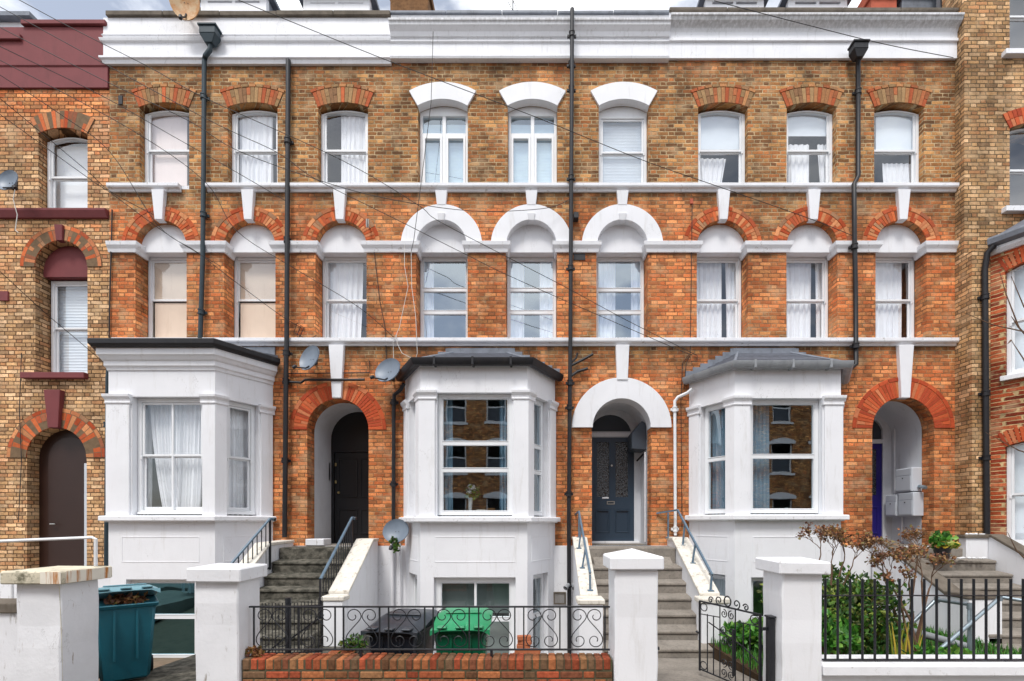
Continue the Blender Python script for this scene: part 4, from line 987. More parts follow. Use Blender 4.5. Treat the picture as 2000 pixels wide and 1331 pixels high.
MB().sweep([(-.05, 7.0), (.1, 7.0), (.2, 7.03), (.22, 7.12), (.2, 7.16), (-.05, 7.16)], pb).build('gutter', 'lead', nr, bevel=.006)
MB().sweep([(-.05, 6.88), (.05, 6.88), (.1, 6.94), (.1, 6.995), (-.05, 6.995)], pb).build('bay_cornice', 'white_c', nr, bevel=.003)
MB().add([(A-.1, -.365, 7.15), (B-.08, -1.42, 7.15), (Cc, -1.42, 7.15), (D, -.365, 7.15), (B+.3, -.36, 7.75), (Cc-.3, -.36, 7.75)], [(0, 1, 4), (1, 2, 5, 4), (2, 3, 5), (0, 3, 2, 1)]).build('bay_roof', 'slate', nr)

# ------------------------------------------------------------------ behind the parapet
def dormer(h, px0, px1, ztop, cheek=True, d=10.4, base=10):
    par = houses[h]; y = d-CAMD; x0, x1 = fx(px0, d), fx(px1, d); zb = 11.5
    dm = MB().box(x0, x1, y+.12, y+1.6, zb-.4, ztop).build('dormer', 'lead', par)
    zb2 = fz(base, d)
    MB().panel(outline(x0, x1, 11.5, ztop, 0), [outline(x0+.15, (x0+x1)/2-.03, zb2+.05, ztop-.12, 0), outline((x0+x1)/2+.03, x1-.15, zb2+.05, ztop-.12, 0)], y, y+.118).build('frame', 'white', dm, bevel=.004)
    MB().box(x0+.1, x1-.1, y+.06, y+.065, zb2, ztop-.1).build('pane', 'glass', dm)
    MB().box(x0-.12, x1+.12, y-.12, y+1.7, ztop+.002, ztop+.09).build('dormer_roof', 'lead', dm, bevel=.01)
dormer(0, 392, 520, 13.4); dormer(0, 592, 722, 13.35)
dormer(2, 1378, 1492, fz(-2, 10.4), base=8); dormer(2, 1540, 1655, fz(-2, 10.4), base=8)
def chimney(par, px0, px1, z1, mat='clay', y=.7, pots=0, base=11.4):
    d = CAMD+y; c = MB().box(fx(px0, d), fx(px1, d), y, y+.6, base, z1)
    c.box(fx(px0, d)-.05, fx(px1, d)+.05, y-.05, y+.65, z1-.3, z1-.15)
    c = c.build('chimney', mat, par, bevel=.01)
    for i in range(pots):
        x = fx(px0, d)+(fx(px1, d)-fx(px0, d))*(i+.5)/pots
        MB().lathe([(.1, 0), (.12, .04), (.09, .08), (.1, .4), (.12, .44), (.08, .44)], (x, y+.3, z1), 14).build('chimney_pot', 'terra', c, smooth=True)
chimney(houses[1], 762, 836, 13.3, pots=3); chimney(houses[1], 1243, 1309, 12.25, pots=0)
chimney(houses[2], 1702, 1752, 13.2, 'tile_red', pots=2); chimney(houses[2], 1762, 1832, 13.2, 'lead')
MB().box(fx(1835, 9.5), fx(1868, 9.5), .15, .6, 11.5, 12.1).build('party_wall', 'clay', houses[2])
pw = MB().prism_x([(.5, 11.7), (4.5, 11.7), (4.5, 14.6), (2.5, 14.4)], -8.3, -7.75).build('gable_end', 'timber', houses[0])
MB().tube([(-8.28, .45, 11.75), (-8.28, 2.45, 14.5)], .08, 6).build('verge_board', 'coping', houses[0])
# aerial
t = thing('tv_aerial', 'thin black television aerial above the centre house parapet', 'aerial', (fx(1003, 9.9), .6, 11.5))
MB().tube([(fx(1003, 9.9), .6, 11.5), (fx(1001, 9.9), .6, 13.4)], .012, 6).build('mast', 'cable', t)
for i in range(5): MB().tube([(fx(990+3*i, 9.9), .45, 12.35+.2*i), (fx(1012-i, 9.9), .75, 12.3+.2*i)], .006, 5).build('element', 'cable', t)

# ------------------------------------------------------------------ drainpipes
def drainpipe(label, pts, r, mat='pipe', collars=(), hopper=None, extra=None, group=None):
    o = thing('drainpipe', label, 'drainpipe', Vector(pts[-1]))
    MB().tube(pts, r, 10).build('pipe', mat, o, smooth=True)
    for c in collars:
        MB().lathe([(r, -.05), (r+.018, -.05), (r+.018, -.03), (r+.01, -.025), (r+.01, .025), (r+.018, .03), (r+.018, .05), (r, .05)], c, 12).build('collar', mat, o, smooth=True)
        MB().box(c[0]-r-.045, c[0]+r+.045, c[1]+r-.02, c[1]+r+.02, c[2]-.025, c[2]+.025).build('bracket', mat, o, bevel=.004)
    if hopper:
        x, y, z, w_, hh = hopper
        m = MB().hexa([(x-w_*.22, y-.06, z-hh), (x+w_*.22, y-.06, z-hh), (x+w_*.22, y+.06, z-hh), (x-w_*.22, y+.06, z-hh)],
                      [(x-w_*.45, y-.1, z-hh*.55), (x+w_*.45, y-.1, z-hh*.55), (x+w_*.45, y+.08, z-hh*.55), (x-w_*.45, y+.08, z-hh*.55)])
        m.box(x-w_*.45, x+w_*.45, y-.1, y+.08, z-hh*.549, z-.04); m.box(x-w_*.52, x+w_*.52, y-.12, y+.085, z-.04, z)
        m.build('hopper', mat, o, bevel=.008)
    for e in (extra or []): MB().tube(e[0], e[1], 8).build('branch_pipe', mat, o, smooth=True)
    return o
yp = -.09
def F(px, py, y=yp): return (fx(px, CAMD+y), y, fz(py, CAMD+y))
drainpipe('dark green drainpipe with a square hopper running down the left house', [F(411, 84, -.16), F(410, 98, -.16), F(401, 110, -.15), F(399, 118, -.1), F(398, 300), F(396, 500), F(391, 666)], .042, 'pipe_g', [F(397.5, 420), F(398, 190), F(393, 610)], hopper=(*F(411, 56, -.16), .34, .32))
drainpipe('straight black drainpipe between the left bay and the black door', [F(563, 118), F(562, 300), F(560, 676, -.14), F(559, 700, -.14), F(556, 1050)], .046, 'pipe', [F(562, 276), F(561, 470), F(559.5, 690, -.13), F(558.5, 745), F(556.5, 900)],
          extra=[([F(559, 746), F(588, 748), F(596, 742), F(712, 742)], .024), ([F(722, 705, -.03), F(722, 728, -.03), F(560, 730, -.03)], .01)])
drainpipe('tall central black soil pipe with two raised branches running from the parapet to the ground', [F(1117.5, 18, -.28), F(1117, 130, -.27), F(1116, 300, -.16), F(1114, 676, -.16), F(1113, 760, -.12), F(1111, 1000, -.13), F(1112, 1280, -.13)], .04, 'pipe',
          [F(1117, 68, -.27), F(1116, 126, -.2), F(1116, 174, -.17), F(1115.5, 348, -.16), F(1114.5, 524, -.16), F(1113.5, 748, -.13), F(1112.5, 796, -.13), F(1111, 965, -.13)],
          extra=[([F(1114, 715, -.14), F(1132, 706), F(1158, 692)], .026), ([F(1113, 736, -.14), F(1128, 726), F(1148, 720)], .028), ([F(1113, 712, -.14), F(1125, 700), F(1128, 690)], .02)])
drainpipe('black drainpipe with a hopper and two offsets on the right house', [F(1676, 112, -.2), F(1676, 130, -.12), F(1676, 200), F(1676, 345), F(1668, 360, -.13), F(1669, 470, -.13), F(1671, 560), F(1672, 712, -.13), F(1652, 728, -.2), F(1646, 730, -.35)], .042, 'pipe', [F(1676, 180), F(1669, 482, -.13), F(1671.5, 676, -.14)], hopper=(*F(1676, 88, -.2), .3, .28))
drainpipe('black drainpipe in the corner beside the red brick bay at the right edge', [(8.42, -.52, 7.0), (8.36, -.45, 6.9), (8.34, -.42, 6.6), (8.36, -.42, 4), (8.38, -.42, 1.35)], .05, 'pipe', [(8.345, -.42, 6.1), (8.36, -.42, 4.3), (8.37, -.42, 3.1)])
drainpipe('short black drainpipe beside the centre bay below its gutter', [F(789, 750, -.25), F(782, 762, -.18), F(770, 772), F(769, 800), F(768.5, 1018)], .036, 'pipe', [F(769, 786), F(768.5, 946)])
drainpipe('white plastic downpipe between the navy door and the right bay', [F(1352, 760, -.2), F(1342, 768, -.14), F(1324, 776, -.08), F(1318, 784, -.07), F(1318, 800, -.07), F(1319, 1046, -.07)], .03, 'white_f', [F(1318, 800, -.07), F(1319, 1034, -.07)])
drainpipe('dark pipe in the gap between the maroon-trimmed house and the left bay', [F(214, 700, -.12), F(211, 740, -.12), F(208, 1120, -.12)], .04, 'pipe_g', [F(209, 830, -.12)])
drainpipe('thin cable conduit at the left corner of the left house', [F(219, 410, -.03), F(218, 470, -.03), F(215, 560, -.03), F(213, 660, -.03)], .012, 'cable')
o = drainpipe('pair of white waste pipes on the lower wall left of the centre bay', [F(766, 1062, -.1), F(766, 1185, -.1)], .035, 'white', extra=[([F(781, 1062, -.1), F(781, 1190, -.1)], .02)])

# ------------------------------------------------------------------ satellite dishes and wall fittings
def dish(label, c, facing, w_, h_, wall, lnbdir=(-.6, -.5, -.6), mat='dish'):
    c = Vector(c); f = Vector(facing).normalized()
    o = thing('satellite_dish', label, 'satellite dish', wall)
    up = Vector((0, 0, 1)); sx = f.cross(up).normalized(); uz = sx.cross(f).normalized()
    vs = []; fs = []; nr_, nn = 7, 28
    for side, off in ((0, 0), (1, -.012)):
        for i in range(nr_+1):
            t = i/nr_; 
            for k in range(nn):
                a = 2*math.pi*k/nn; p = c+sx*(w_*t*math.cos(a))+uz*(h_*t*math.sin(a))+f*((t*t-1)*.07+off+(.008 if t == 1 and side == 0 else 0))
                vs.append(p)
    m_ = (nr_+1)*nn
    for s_ in range(2):
        for i in range(nr_):
            for k in range(nn):
                a, b = s_*m_+i*nn+k, s_*m_+i*nn+(k+1) % nn; fs.append((a, b, b+nn, a+nn))
    for k in range(nn): a, b = nr_*nn+k, nr_*nn+(k+1) % nn; fs.append((a, b, b+m_, a+m_))
    MB().add(vs, fs).build('reflector', mat, o, smooth=True)
    l = c+Vector(lnbdir)*.42
    e = c-uz*h_*.9+f*.02
    MB().tube([c-uz*h_*.6-f*.04, e, e.lerp(l, .6), l], .014, 8).build('arm', 'pipe', o, smooth=True)
    dd = (c-l).normalized(); MB().lathe([(0, -.03), (.03, -.03), (.035, .02), (.022, .05), (0, .055)], l, 12, dd).build('receiver', 'pipe', o, smooth=True)
    wv = Vector(wall); MB().tube([c-f*.09, c-f*.16-uz*.04, wv], .018, 8).build('mount', 'pipe', o, smooth=True)
    MB().box(wv.x-.06, wv.x+.06, wv.y-.01, wv.y+.015, wv.z-.08, wv.z+.08).build('wall_plate', 'pipe', o, bevel=.004)
    for q in (-.03, .03):
        MB().lathe([(0, 0), (.008, 0), (.006, .006), (0, .008)], c+sx*q+f*(-.066), 8, f).build('bolt', 'pipe', o)
dish('grey satellite dish high on the brick beside the keystone over the black door', F(604, 699, -.32), (-.38, -.85, .25), .24, .26, F(614, 704, -.01), (-.55, -.25, -.5))
dish('grey satellite dish between the black door arch and the centre bay roof', F(757, 723, -.4), (-.32, -.9, .3), .27, .25, F(765, 735, -.01), (-.6, -.3, -.42))
dish('low grey satellite dish beside the centre bay sill above the steps', F(773, 1037, -.45), (-.15, -.95, .3), .255, .23, (-2.62, -.3, fz(1035, 9)), (-.1, -.4, -.75))
dish('pale satellite dish at the left edge beside the maroon-trimmed house window', F(14, 352, -.4), (-.05, -.95, .2), .2, .22, F(28, 362, 0), (.45, -.1, -.4))
dish('rust-stained satellite dish fixed over the left house parapet', F(360, 0, -.35), (.15, -.75, -.1), .26, .34, F(362, 25, -.08), (0.02, -.25, -1.05), 'dish_rust')
t = thing('security_camera', 'small black security camera by the third arch of the left house', 'camera', F(720, 440, 0))
MB().tube([F(723, 446, 0), F(720, 444, -.1)], .015, 6).build('bracket', 'steel', t); MB().lathe([(0, 0), (.03, 0), (.035, .05), (.03, .14), (0, .15)], F(718, 445, -.12), 12, (.1, -.3, .95)).build('body', 'steel', t, smooth=True)
t = thing('floodlight', 'small black lamp right of the tall central soil pipe under the upper sill', 'lamp', F(1124, 432, 0))
MB().box(*[v for v in (fx(1119), fx(1129), -.16, -.02, fz(436), fz(424))]).build('body', 'pipe', t, bevel=.01)
MB().tube([F(1112, 420, -.1), F(1119, 420, -.1), F(1123, 428, -.05)], .012, 6).build('bracket', 'pipe', t)
t = thing('floodlight', 'twin grey spotlights on the central soil pipe above the railings', 'lamp', F(1113, 1145, -.15))
for px, ax in ((1108, (-.5, -.6, -.5)), (1121, (.1, -.9, -.5))): MB().lathe([(0, -.06), (.035, -.05), (.045, .06), (.05, .07), (.04, .07), (.02, .02), (0, .02)], F(px, 1145, -.26), 14, ax).build('lamp_head', 'gutter_g', t, smooth=True)
MB().tube([F(1108, 1143, -.2), F(1128, 1150, -.2), F(1128, 1152, -.1)], .018, 6).build('bracket', 'pipe', t)
t = thing('air_vent', 'square grey vent grille on the white wall beside the central soil pipe', 'vent', F(1091, 1167, -.03))
MB().panel(outline(fx(1081), fx(1105), fz(1180), fz(1156), 0), [outline(fx(1083.5), fx(1102.5), fz(1177.5), fz(1158.5), 0)], -.055, -.031).build('frame', 'coping', t, bevel=.003)
for i in range(9): x = fx(1084.5+2.1*i); MB().box(x, x+.009, -.05, -.035, fz(1178), fz(1158)).build('bar', 'coping', t)
t = tag(MB().box(fx(1120), fx(1143), -.012, .02, fz(509), fz(496)).build('air_vent', 'pipe', bevel=.003), 'dark vent brick right of the central soil pipe under the impost band', 'vent')
t = tag(MB().box(fx(232), fx(240), -.015, .02, fz(205), fz(188)).build('vent_hole', 'pipe', bevel=.003), 'small dark hole in the brick at the top left corner of the left house', 'vent')
t = tag(MB().box(fx(1347), fx(1353), -.03, .0, fz(400), fz(390)).build('junction_box', 'tile_red', bevel=.003), 'little red box on the brick left of the right house arches', 'box')

# ------------------------------------------------------------------ wires
def wire(label, pts, r=.006, mat='cable', group='overhead cables crossing the facade', d0=7.2, d1=9.18, name='overhead_cable'):
    n = len(pts)
    x0, x1 = pts[0][0], pts[-1][0]; out = []
    for i, (a, b) in enumerate(pts):
        t_ = (a-x0)/(x1-x0) if x1 != x0 else 0; out.append(P(a, b, d0+(d1-d0)*t_))
    # smooth through the points
    res = []
    for i in range(n-1):
        p0, p1, p2, p3 = out[max(0, i-1)], out[i], out[i+1], out[min(n-1, i+2)]
        for k in range(6):
            u = k/6.; res.append(.5*((2*p1)+(p2-p0)*u+(2*p0-5*p1+4*p2-p3)*u*u+(3*p1-p0-3*p2+p3)*u**3))
    res.append(out[-1]); o = MB().tube(res, r, 5).build(name, mat, smooth=True); return tag(o, label, 'cable', group)
wire('long black cable from the top of the left house down to the right downpipe', [(420, -18), (700, 96), (839, 150), (1046, 229), (1252, 312), (1415, 369), (1591, 431), (1668, 462)], .0058, d0=7.8)
wire('short cable slanting across the right house parapet', [(1395, 2), (1560, 45), (1725, 86), (1862, 113)], .0058, d0=8.6, d1=9.0)
wire('cable slanting across the left house to the foot of the centre house windows', [(-40, -8), (37, 34), (396, 229), (541, 298), (616, 350), (776, 430), (909, 497), (1016, 549), (1298, 672), (1352, 694)], .0058)
wire('cable across the left house passing over the leftmost white arch', [(-40, -42), (130, 50), (294, 133), (403, 193), (665, 312), (815, 400), (853, 430), (976, 495), (1102, 560), (1224, 626), (1352, 690)], .0058)
wire('cable crossing the leftmost top window of the left house', [(-40, 30), (0, 54), (210, 161), (368, 236), (459, 292), (600, 345), (740, 385), (915, 412), (1060, 408), (1113, 390)], .0058)
wire('cable from the left edge over the maroon parapet to the second drainpipe', [(-40, 68), (0, 91), (196, 186), (330, 262), (450, 330), (562, 395)], .0058)
wire('cable low over the maroon parapet to the arched board windows', [(-40, 95), (0, 118), (250, 250), (400, 355), (462, 451), (574, 524), (700, 600), (770, 660)], .0058)
wire('cable from the left edge past the top window of the maroon-trimmed house', [(-40, 122), (0, 147), (120, 225), (217, 300), (308, 440), (385, 493), (452, 545), (546, 615), (588, 640)], .0058)
wire('cable just above the pale satellite dish at the left edge', [(-40, 198), (0, 224), (175, 350), (217, 378), (330, 460), (430, 520)], .0058)
wire('lower cable from the left edge across the maroon-trimmed house to the left bay', [(-40, 500), (0, 531), (84, 608), (140, 655), (210, 715)], .0058)
wire('nearly straight cable from the left edge to the leftmost arched window', [(-40, 165), (0, 193), (165, 330), (215, 374), (300, 420)], .006)
def wallwire(label, pts, mat='cable', r=.007, y=-.03): 
    return tag(MB().tube([F(a, b, y) for a, b in pts], r, 5).build('wall_cable', mat, smooth=True), label, 'cable')
wallwire('black cable running down the brick left of the first white arch', [(728, 470), (735, 530), (742, 590), (752, 640), (755, 700), (757, 712)])
wallwire('white cable looping down left of the first white arched window', [(803, 490), (804, 560), (812, 620), (815, 690), (812, 700), (800, 698), (785, 690), (776, 672), (774, 655)], 'cable_w', .0055, -.12)
wallwire('second white cable hanging above the middle satellite dish', [(790, 478), (790, 520), (797, 560), (780, 640), (768, 668), (769, 720)], 'cable_w', .005, -.12)
wallwire('thin cable dropping from the parapet past the leftmost white lintel', [(846, 62), (842, 200), (826, 330), (808, 470), (803, 492)], 'cable', .006, -.25)
wallwire('black cable down the brick beside the right bay', [(1352, 400), (1350, 560), (1348, 690), (1333, 710), (1330, 780), (1332, 1030)], y=-.02)
wallwire('coiled black cable above the left corner of the right bay', [(1352, 690), (1362, 695), (1361, 706), (1350, 706), (1347, 696), (1340, 712), (1336, 760)])
wallwire('white cables hanging below the pale satellite dish at the left edge', [(30, 368), (26, 390), (34, 420), (30, 450), (36, 455)], 'cable_w', .008, -.1)
wallwire('brown cable running down the brick at the left edge', [(42, 690), (38, 800), (42, 900), (36, 1020)])
wallwire('looped black cable on the pier left of the first white arch', [(588, 637), (580, 655), (584, 662), (594, 640), (580, 632), (574, 650), (600, 664), (618, 656)])
# ------------------------------------------------------------------ ground and street
struct('ground', MB().add([(-150, -150, -1.15), (150, -150, -1.15), (150, 150, -1.15), (-150, 150, -1.15)], [(0, 1, 2, 3)]), 'soil')
struct('pavement', MB().box(-60, 60, -7.4, -4.86, -.2, .17), 'paving')
struct('kerb', MB().box(-60, 60, -7.55, -7.405, -.2, .165), 'conc')
struct('road', MB().box(-60, 60, -15.5, -7.555, -.2, .04), 'asphalt')
struct('far_pavement', MB().box(-60, 60, -18.2, -15.505, -.2, .17), 'paving')
def sheet(name, x0, x1, d0, z0, d1, z1, mat, n=1):
    y0, y1 = d0-CAMD, d1-CAMD
    return struct(name, MB().hexa([(x0, y0, z0-.3), (x1, y0, z0-.3), (x1, y1, z1-.3), (x0, y1, z1-.3)], [(x0, y0, z0), (x1, y0, z0), (x1, y1, z1), (x0, y1, z1)]), mat)
sheet('front_garden_paving', -8.3, -5.0, 4.46, .0, 9.25, -.62, 'wood')
sheet('front_garden_soil', -4.99, -2.9, 4.46, .05, 9.25, -.1, 'conc_d')
sheet('front_garden_yard', -2.89, .68, 4.9, -.12, 9.25, -.8, 'conc')
sheet('path', .69, 2.46, 4.45, .21, 6.7, -.016, 'conc')
sheet('lawn', 2.47, 6.46, 4.7, .2, 9.25, .08, 'soil')
sheet('side_path', 6.47, 9.5, 4.45, .18, 9.25, .0, 'conc')
sheet('neighbour_yard', -14, -8.31, 4.46, .1, 9.25, .0, 'conc')
# boards leaning over the left basement area
for i, (a, b) in enumerate((((-6.4, -5.2), (0, 0)), ((-6.35, -5.1), (.28, .04)), ((-6.2, -5.0), (.56, .08)))):
    x0, x1 = a; y = -3.2-b[0]
    m = MB().hexa([(x0, y, -.38-b[1]*.5), (x1+.3, y-.1, -.12), (x1+.3, y+.14, -.12), (x0, y+.24, -.38)], [(x0, y, -.34-b[1]*.5), (x1+.3, y-.1, -.08), (x1+.3, y+.14, -.08), (x0, y+.24, -.34)])
    tag(m.build('plank', 'wood', bevel=.004), 'weathered grey plank lying below the left bay basement window', 'plank', 'weathered planks on the left front area')

# ------------------------------------------------------------------ front steps
def flight(label, noses, xl, xr, land, mat, back=-.03):
    t = thing('front_steps', label, 'steps', ((xl+xr)/2, land[0]-CAMD, 0))
    MB().box(xl, xr, land[0]-CAMD, back, -.6, land[1]).build('landing', mat, t, bevel=.015)
    pd = land[0]
    for k, (d, z) in enumerate(noses):
        y0, y1 = d-CAMD, pd-CAMD
        x0, x1 = (xl, xr) if not isinstance(xl, list) else (xl[k], xr[k])
        m = MB().hexa([(x0, y0+.02, -.6), (x1, y0+.02, -.6), (x1, y1-.003, -.6), (x0, y1-.003, -.6)], [(x0, y0+.02, z-.05), (x1, y0+.02, z-.05), (x1, y1-.003, z-.05), (x0, y1-.003, z-.05)])
        m.hexa([(x0, y0, z-.049), (x1, y0, z-.049), (x1, y1-.003, z-.049), (x0, y1-.003, z-.049)], [(x0, y0, z), (x1, y0, z), (x1, y1-.003, z+.035), (x0, y1-.003, z+.035)])
        m.build('step', mat, t, bevel=.012)
        pd = d
    return t
f1 = flight('dark damp stone steps rising to the black door of the left house', [(8.45, 1.19), (8.2, .97), (7.95, .77), (7.7, .575), (7.4, .37), (7.1, .19), (6.8, .03)], -4.72, -3.4, (8.7, 1.34+.09), 'conc_d')
f2 = flight('worn grey concrete steps rising to the navy door of the centre house', [(8.2, 1.12), (7.95, .885), (7.64, .68), (7.39, .465), (7.08, .28), (6.7, .115)], .93, 2.5, (8.62, 1.435), 'conc')
MB().hexa([(1.0, -.72, 1.1), (2.4, -.72, 1.1), (2.4, -.66, 1.1), (1.0, -.66, 1.1)], [(1.0, -.95, 1.13), (2.4, -.95, 1.13), (2.4, -.66, 1.28), (1.0, -.66, 1.28)]).build('step', 'conc', f2, bevel=.01)
f3 = flight('grey steps with a dark coping rising to the blue door of the right house', [(8.6, 1.2), (8.3, .99), (8.0, .8), (7.7, .61), (7.4, .42), (7.1, .22)], 6.74, 8.3, (8.85, 1.42), 'conc')
def cheek(label, x0, x1, prof, mat, pad=None, xs=None, padmat=None, capmat=None, name='step_wall'):
    """prof: list of (d, z) of the top from the house outwards"""
    t = thing(name, label, 'wall', ((x0+x1)/2, prof[-1][0]-CAMD, 0))
    sh = xs or [0]*len(prof); v = []; f = []
    for (d, z), s_ in zip(prof, sh):
        y = d-CAMD; v += [(x0+s_, y, -.7), (x1+s_, y, -.7), (x1+s_, y, z), (x0+s_, y, z)]
    for i in range(len(prof)-1):
        for k in range(4): a, b = i*4+k, i*4+(k+1) % 4; f.append((a, b, b+4, a+4))
    q = (len(prof)-1)*4; f += [(0, 1, 2, 3), (q, q+1, q+2, q+3)]
    MB().add(v, f).build('wall', mat, t, bevel=.008)
    c = []; f = []
    for (d, z), s_ in zip(prof, sh):
        y = d-CAMD; c += [(x0+s_-.02, y, z-.02), (x1+s_+.02, y, z-.02), (x1+s_+.02, y, z+.035), (x0+s_-.02, y, z+.035)]
    for i in range(len(prof)-1):
        for k in range(4): a, b = i*4+k, i*4+(k+1) % 4; f.append((a, b, b+4, a+4))
    f += [(0, 1, 2, 3), (q, q+1, q+2, q+3)]
    MB().add(c, f).build('coping', capmat or 'cream', t, bevel=.008)
    if pad:
        x0_, x1_, d0, d1, z = pad
        MB().box(x0_+.03, x1_-.03, d0-CAMD+.02, d1-CAMD, -.7, z-.08).build('pier', mat, t, bevel=.006)
        MB().box(x0_, x1_, d0-CAMD, d1-CAMD+.03, z-.078, z).build('pier_cap', padmat or 'cream', t, bevel=.015)
    return t
cheek('white sloping wall with stained coping right of the dark left steps', -3.39, -3.1, [(9.25, 1.55), (8.95, 1.55), (7.62, .76)], 'white', (-3.38, -3.02, 7.42, 7.64, .74), xs=[0, 0, .06])
cheek('short white wall with cream coping left of the dark left steps', -4.97, -4.74, [(9.25, 1.52), (8.4, 1.5), (7.5, .85), (7.3, .5)], 'white_old')
cheek('white sloping wall left of the centre concrete steps', .68, .91, [(9.25, 1.58), (8.95, 1.58), (7.15, .78)], 'white', (.57, .97, 6.82, 7.16, .79), xs=[0, 0, -.02])
cheek('white flared sloping wall right of the centre concrete steps', 2.515, 2.78, [(9.25, 1.58), (8.85, 1.58), (7.15, .8)], 'white', (2.36, 2.8, 6.9, 7.16, .79), xs=[0, 0, -.06])
cheek('white sloping wall with dark weathered coping left of the right-hand steps', 6.46, 6.73, [(9.2, 1.55), (8.9, 1.5), (7.5, .74)], 'white', (6.42, 6.98, 7.1, 7.5, .82), capmat='coping', padmat='coping')
cheek('white sloping wall with dark coping at the right edge beside the red brick bay', 8.31, 8.52, [(8.9, 1.64), (8.72, 1.64), (7.0, .75)], 'white', capmat='coping')
t = thing('landing_wall', 'low white wall with dark coping behind the pot plant at the right-hand landing', 'wall', (8.1, -.5, 1.4))
MB().box(7.9, 8.3, -.52, -.37, .8, 1.6).build('wall', 'white', t); MB().box(7.86, 8.3, -.55, -.365, 1.602, 1.66).build('coping', 'coping', t, bevel=.008)

# ------------------------------------------------------------------ handrails on the steps
def rail_set(label, top, posts, r, mat='rail', name='handrail', bars=None, knob=False, sq=True):
    t = thing(name, label, 'handrail', Vector(posts[0][1]) if posts else Vector(top[0]))
    MB().tube(top, r, 4 if sq else 10).build('rail', mat, t, bevel=0, smooth=not sq)
    for a, b in posts:
        m = MB(); m.tube([a, b], r*.9, 4 if sq else 10); m.build('post', mat, t)
        MB().box(b[0]-.045, b[0]+.045, b[1]-.045, b[1]+.045, b[2]-.01, b[2]+.012).build('foot_plate', mat, t, bevel=.003)
    return t
def RP(x, d, z): return Vector((x, d-CAMD, z))
rail_set('blue-grey metal handrail on the left wall of the centre steps', [RP(.74, 9.28, 2.05), RP(.78, 9.0, 2.1), RP(.8, 7.25, 1.12)],
         [(RP(.78, 8.98, 2.08), RP(.78, 8.98, 1.61)), (RP(.79, 8.55, 1.83), RP(.74, 8.55, 1.43)), (RP(.795, 7.9, 1.47), RP(.74, 7.9, 1.14)), (RP(.8, 7.27, 1.1), RP(.8, 7.27, .86))], .022)
rail_set('blue-grey metal handrail on the right wall of the centre steps', [RP(2.32, 9.28, 2.07), RP(2.66, 9.05, 2.13), RP(2.64, 7.2, 1.1)],
         [(RP(2.5, 9.12, 2.08), RP(2.5, 9.12, 1.6)), (RP(2.66, 8.6, 1.87), RP(2.62, 8.6, 1.48)), (RP(2.65, 8.0, 1.53), RP(2.6, 8.0, 1.21)), (RP(2.64, 7.22, 1.08), RP(2.62, 7.22, .86))], .022)
def picket_rail(label, a, b, drop_a, drop_b, n, mat='black', r=.018, knob=True):
    t = thing('stair_railing', label, 'railing', (b[0], b[1], b[2]-drop_b))
    a, b = Vector(a), Vector(b)
    tp = [a+Vector((.02, .06, -.03)), a+Vector((.01, .05, .0)), a, b]
    MB().tube(tp, .024, 6).build('rail', 'rail', t)
    MB().lathe([(0, -.03), (.03, -.02), (.035, 0), (.03, .02), (0, .03)], a+Vector((.03, .08, -.01)), 12, (1, 0, 0)).build('scroll_end', mat, t, smooth=True)
    b0 = None
    for i in range(n):
        u = i/(n-1); p = a.lerp(b, u); dz = drop_a+(drop_b-drop_a)*u; rr = .02 if i in (0, n-1) else .009
        q = p-Vector((0, 0, dz))
        if i in (0, n-1): MB().tube([p, q], rr, 4).build('post', mat, t)
        else: MB().tube([p, q+Vector((0, 0, .05))], rr, 6).build('baluster', mat, t)
    MB().tube([a-Vector((0, 0, drop_a-.06)), b-Vector((0, 0, drop_b-.06))], .012, 4).build('lower_rail', mat, t)
    return t
picket_rail('black metal stair railing with thin bars left of the dark steps', RP(-4.72, 8.4, 1.96), RP(-4.95, 7.5, 1.1), .9, .75, 11)
picket_rail('black metal stair railing with thin bars right of the dark steps', RP(-3.47, 8.9, 1.98), RP(-3.42, 7.5, 1.0), .6, .7, 14)
# galvanised tubes in the right garden
t = thing('tube_handrail', 'galvanised tube handrail bending down behind the right black railings', 'handrail', RP(5.36, 5.9, .15))
MB().tube([P(1755, 1243, 6.3), P(1762, 1236, 6.3), P(1826, 1174, 6.3), P(1832, 1172, 6.25), P(1888, 1180, 5.95), P(1894, 1186, 5.9), P(1894, 1298, 5.9)], .024, 10).build('rail', 'galv', t, smooth=True)
for p in (P(1762, 1236, 6.3), P(1830, 1172, 6.28), P(1894, 1184, 5.9)): MB().lathe([(0, -.04), (.032, -.04), (.032, .04), (0, .04)], p, 10).build('joint', 'galv', t, smooth=True)
MB().tube([P(1763, 1240, 6.3), P(1766, 1290, 6.3)], .024, 8).build('post', 'galv', t, smooth=True)
t = thing('tube_handrail', 'galvanised tube handrail rising to the right edge behind the black railings', 'handrail', P(1826, 1290, 5.6))
MB().tube([P(1818, 1286, 5.6), P(1830, 1274, 5.6), P(1948, 1172, 6.1), P(1956, 1167, 6.1), P(2040, 1180, 5.9)], .024, 10).build('rail', 'galv', t, smooth=True)
MB().lathe([(0, -.04), (.032, -.04), (.032, .04), (0, .04)], P(1952, 1168, 6.1), 10).build('joint', 'galv', t, smooth=True)
MB().tube([P(1777, 1232, 6.6), P(1898, 1266, 6.3)], .05, 10).build('lower_rail', 'gutter_g', t, smooth=True)
t = thing('tube_handrail', 'white tube handrail over the steps of the maroon-trimmed house', 'handrail', P(187, 1110, 7.6))
MB().tube([P(-60, 1060, 6.9), P(180, 1050, 7.6), P(187, 1053, 7.6), P(187, 1190, 7.6)], .024, 10).build('rail', 'white_f', t, smooth=True)
MB().tube([P(-60, 1140, 6.6), P(24, 1132, 6.8), P(24, 1230, 6.8)], .02, 10).build('lower_rail', 'white_f', t, smooth=True)

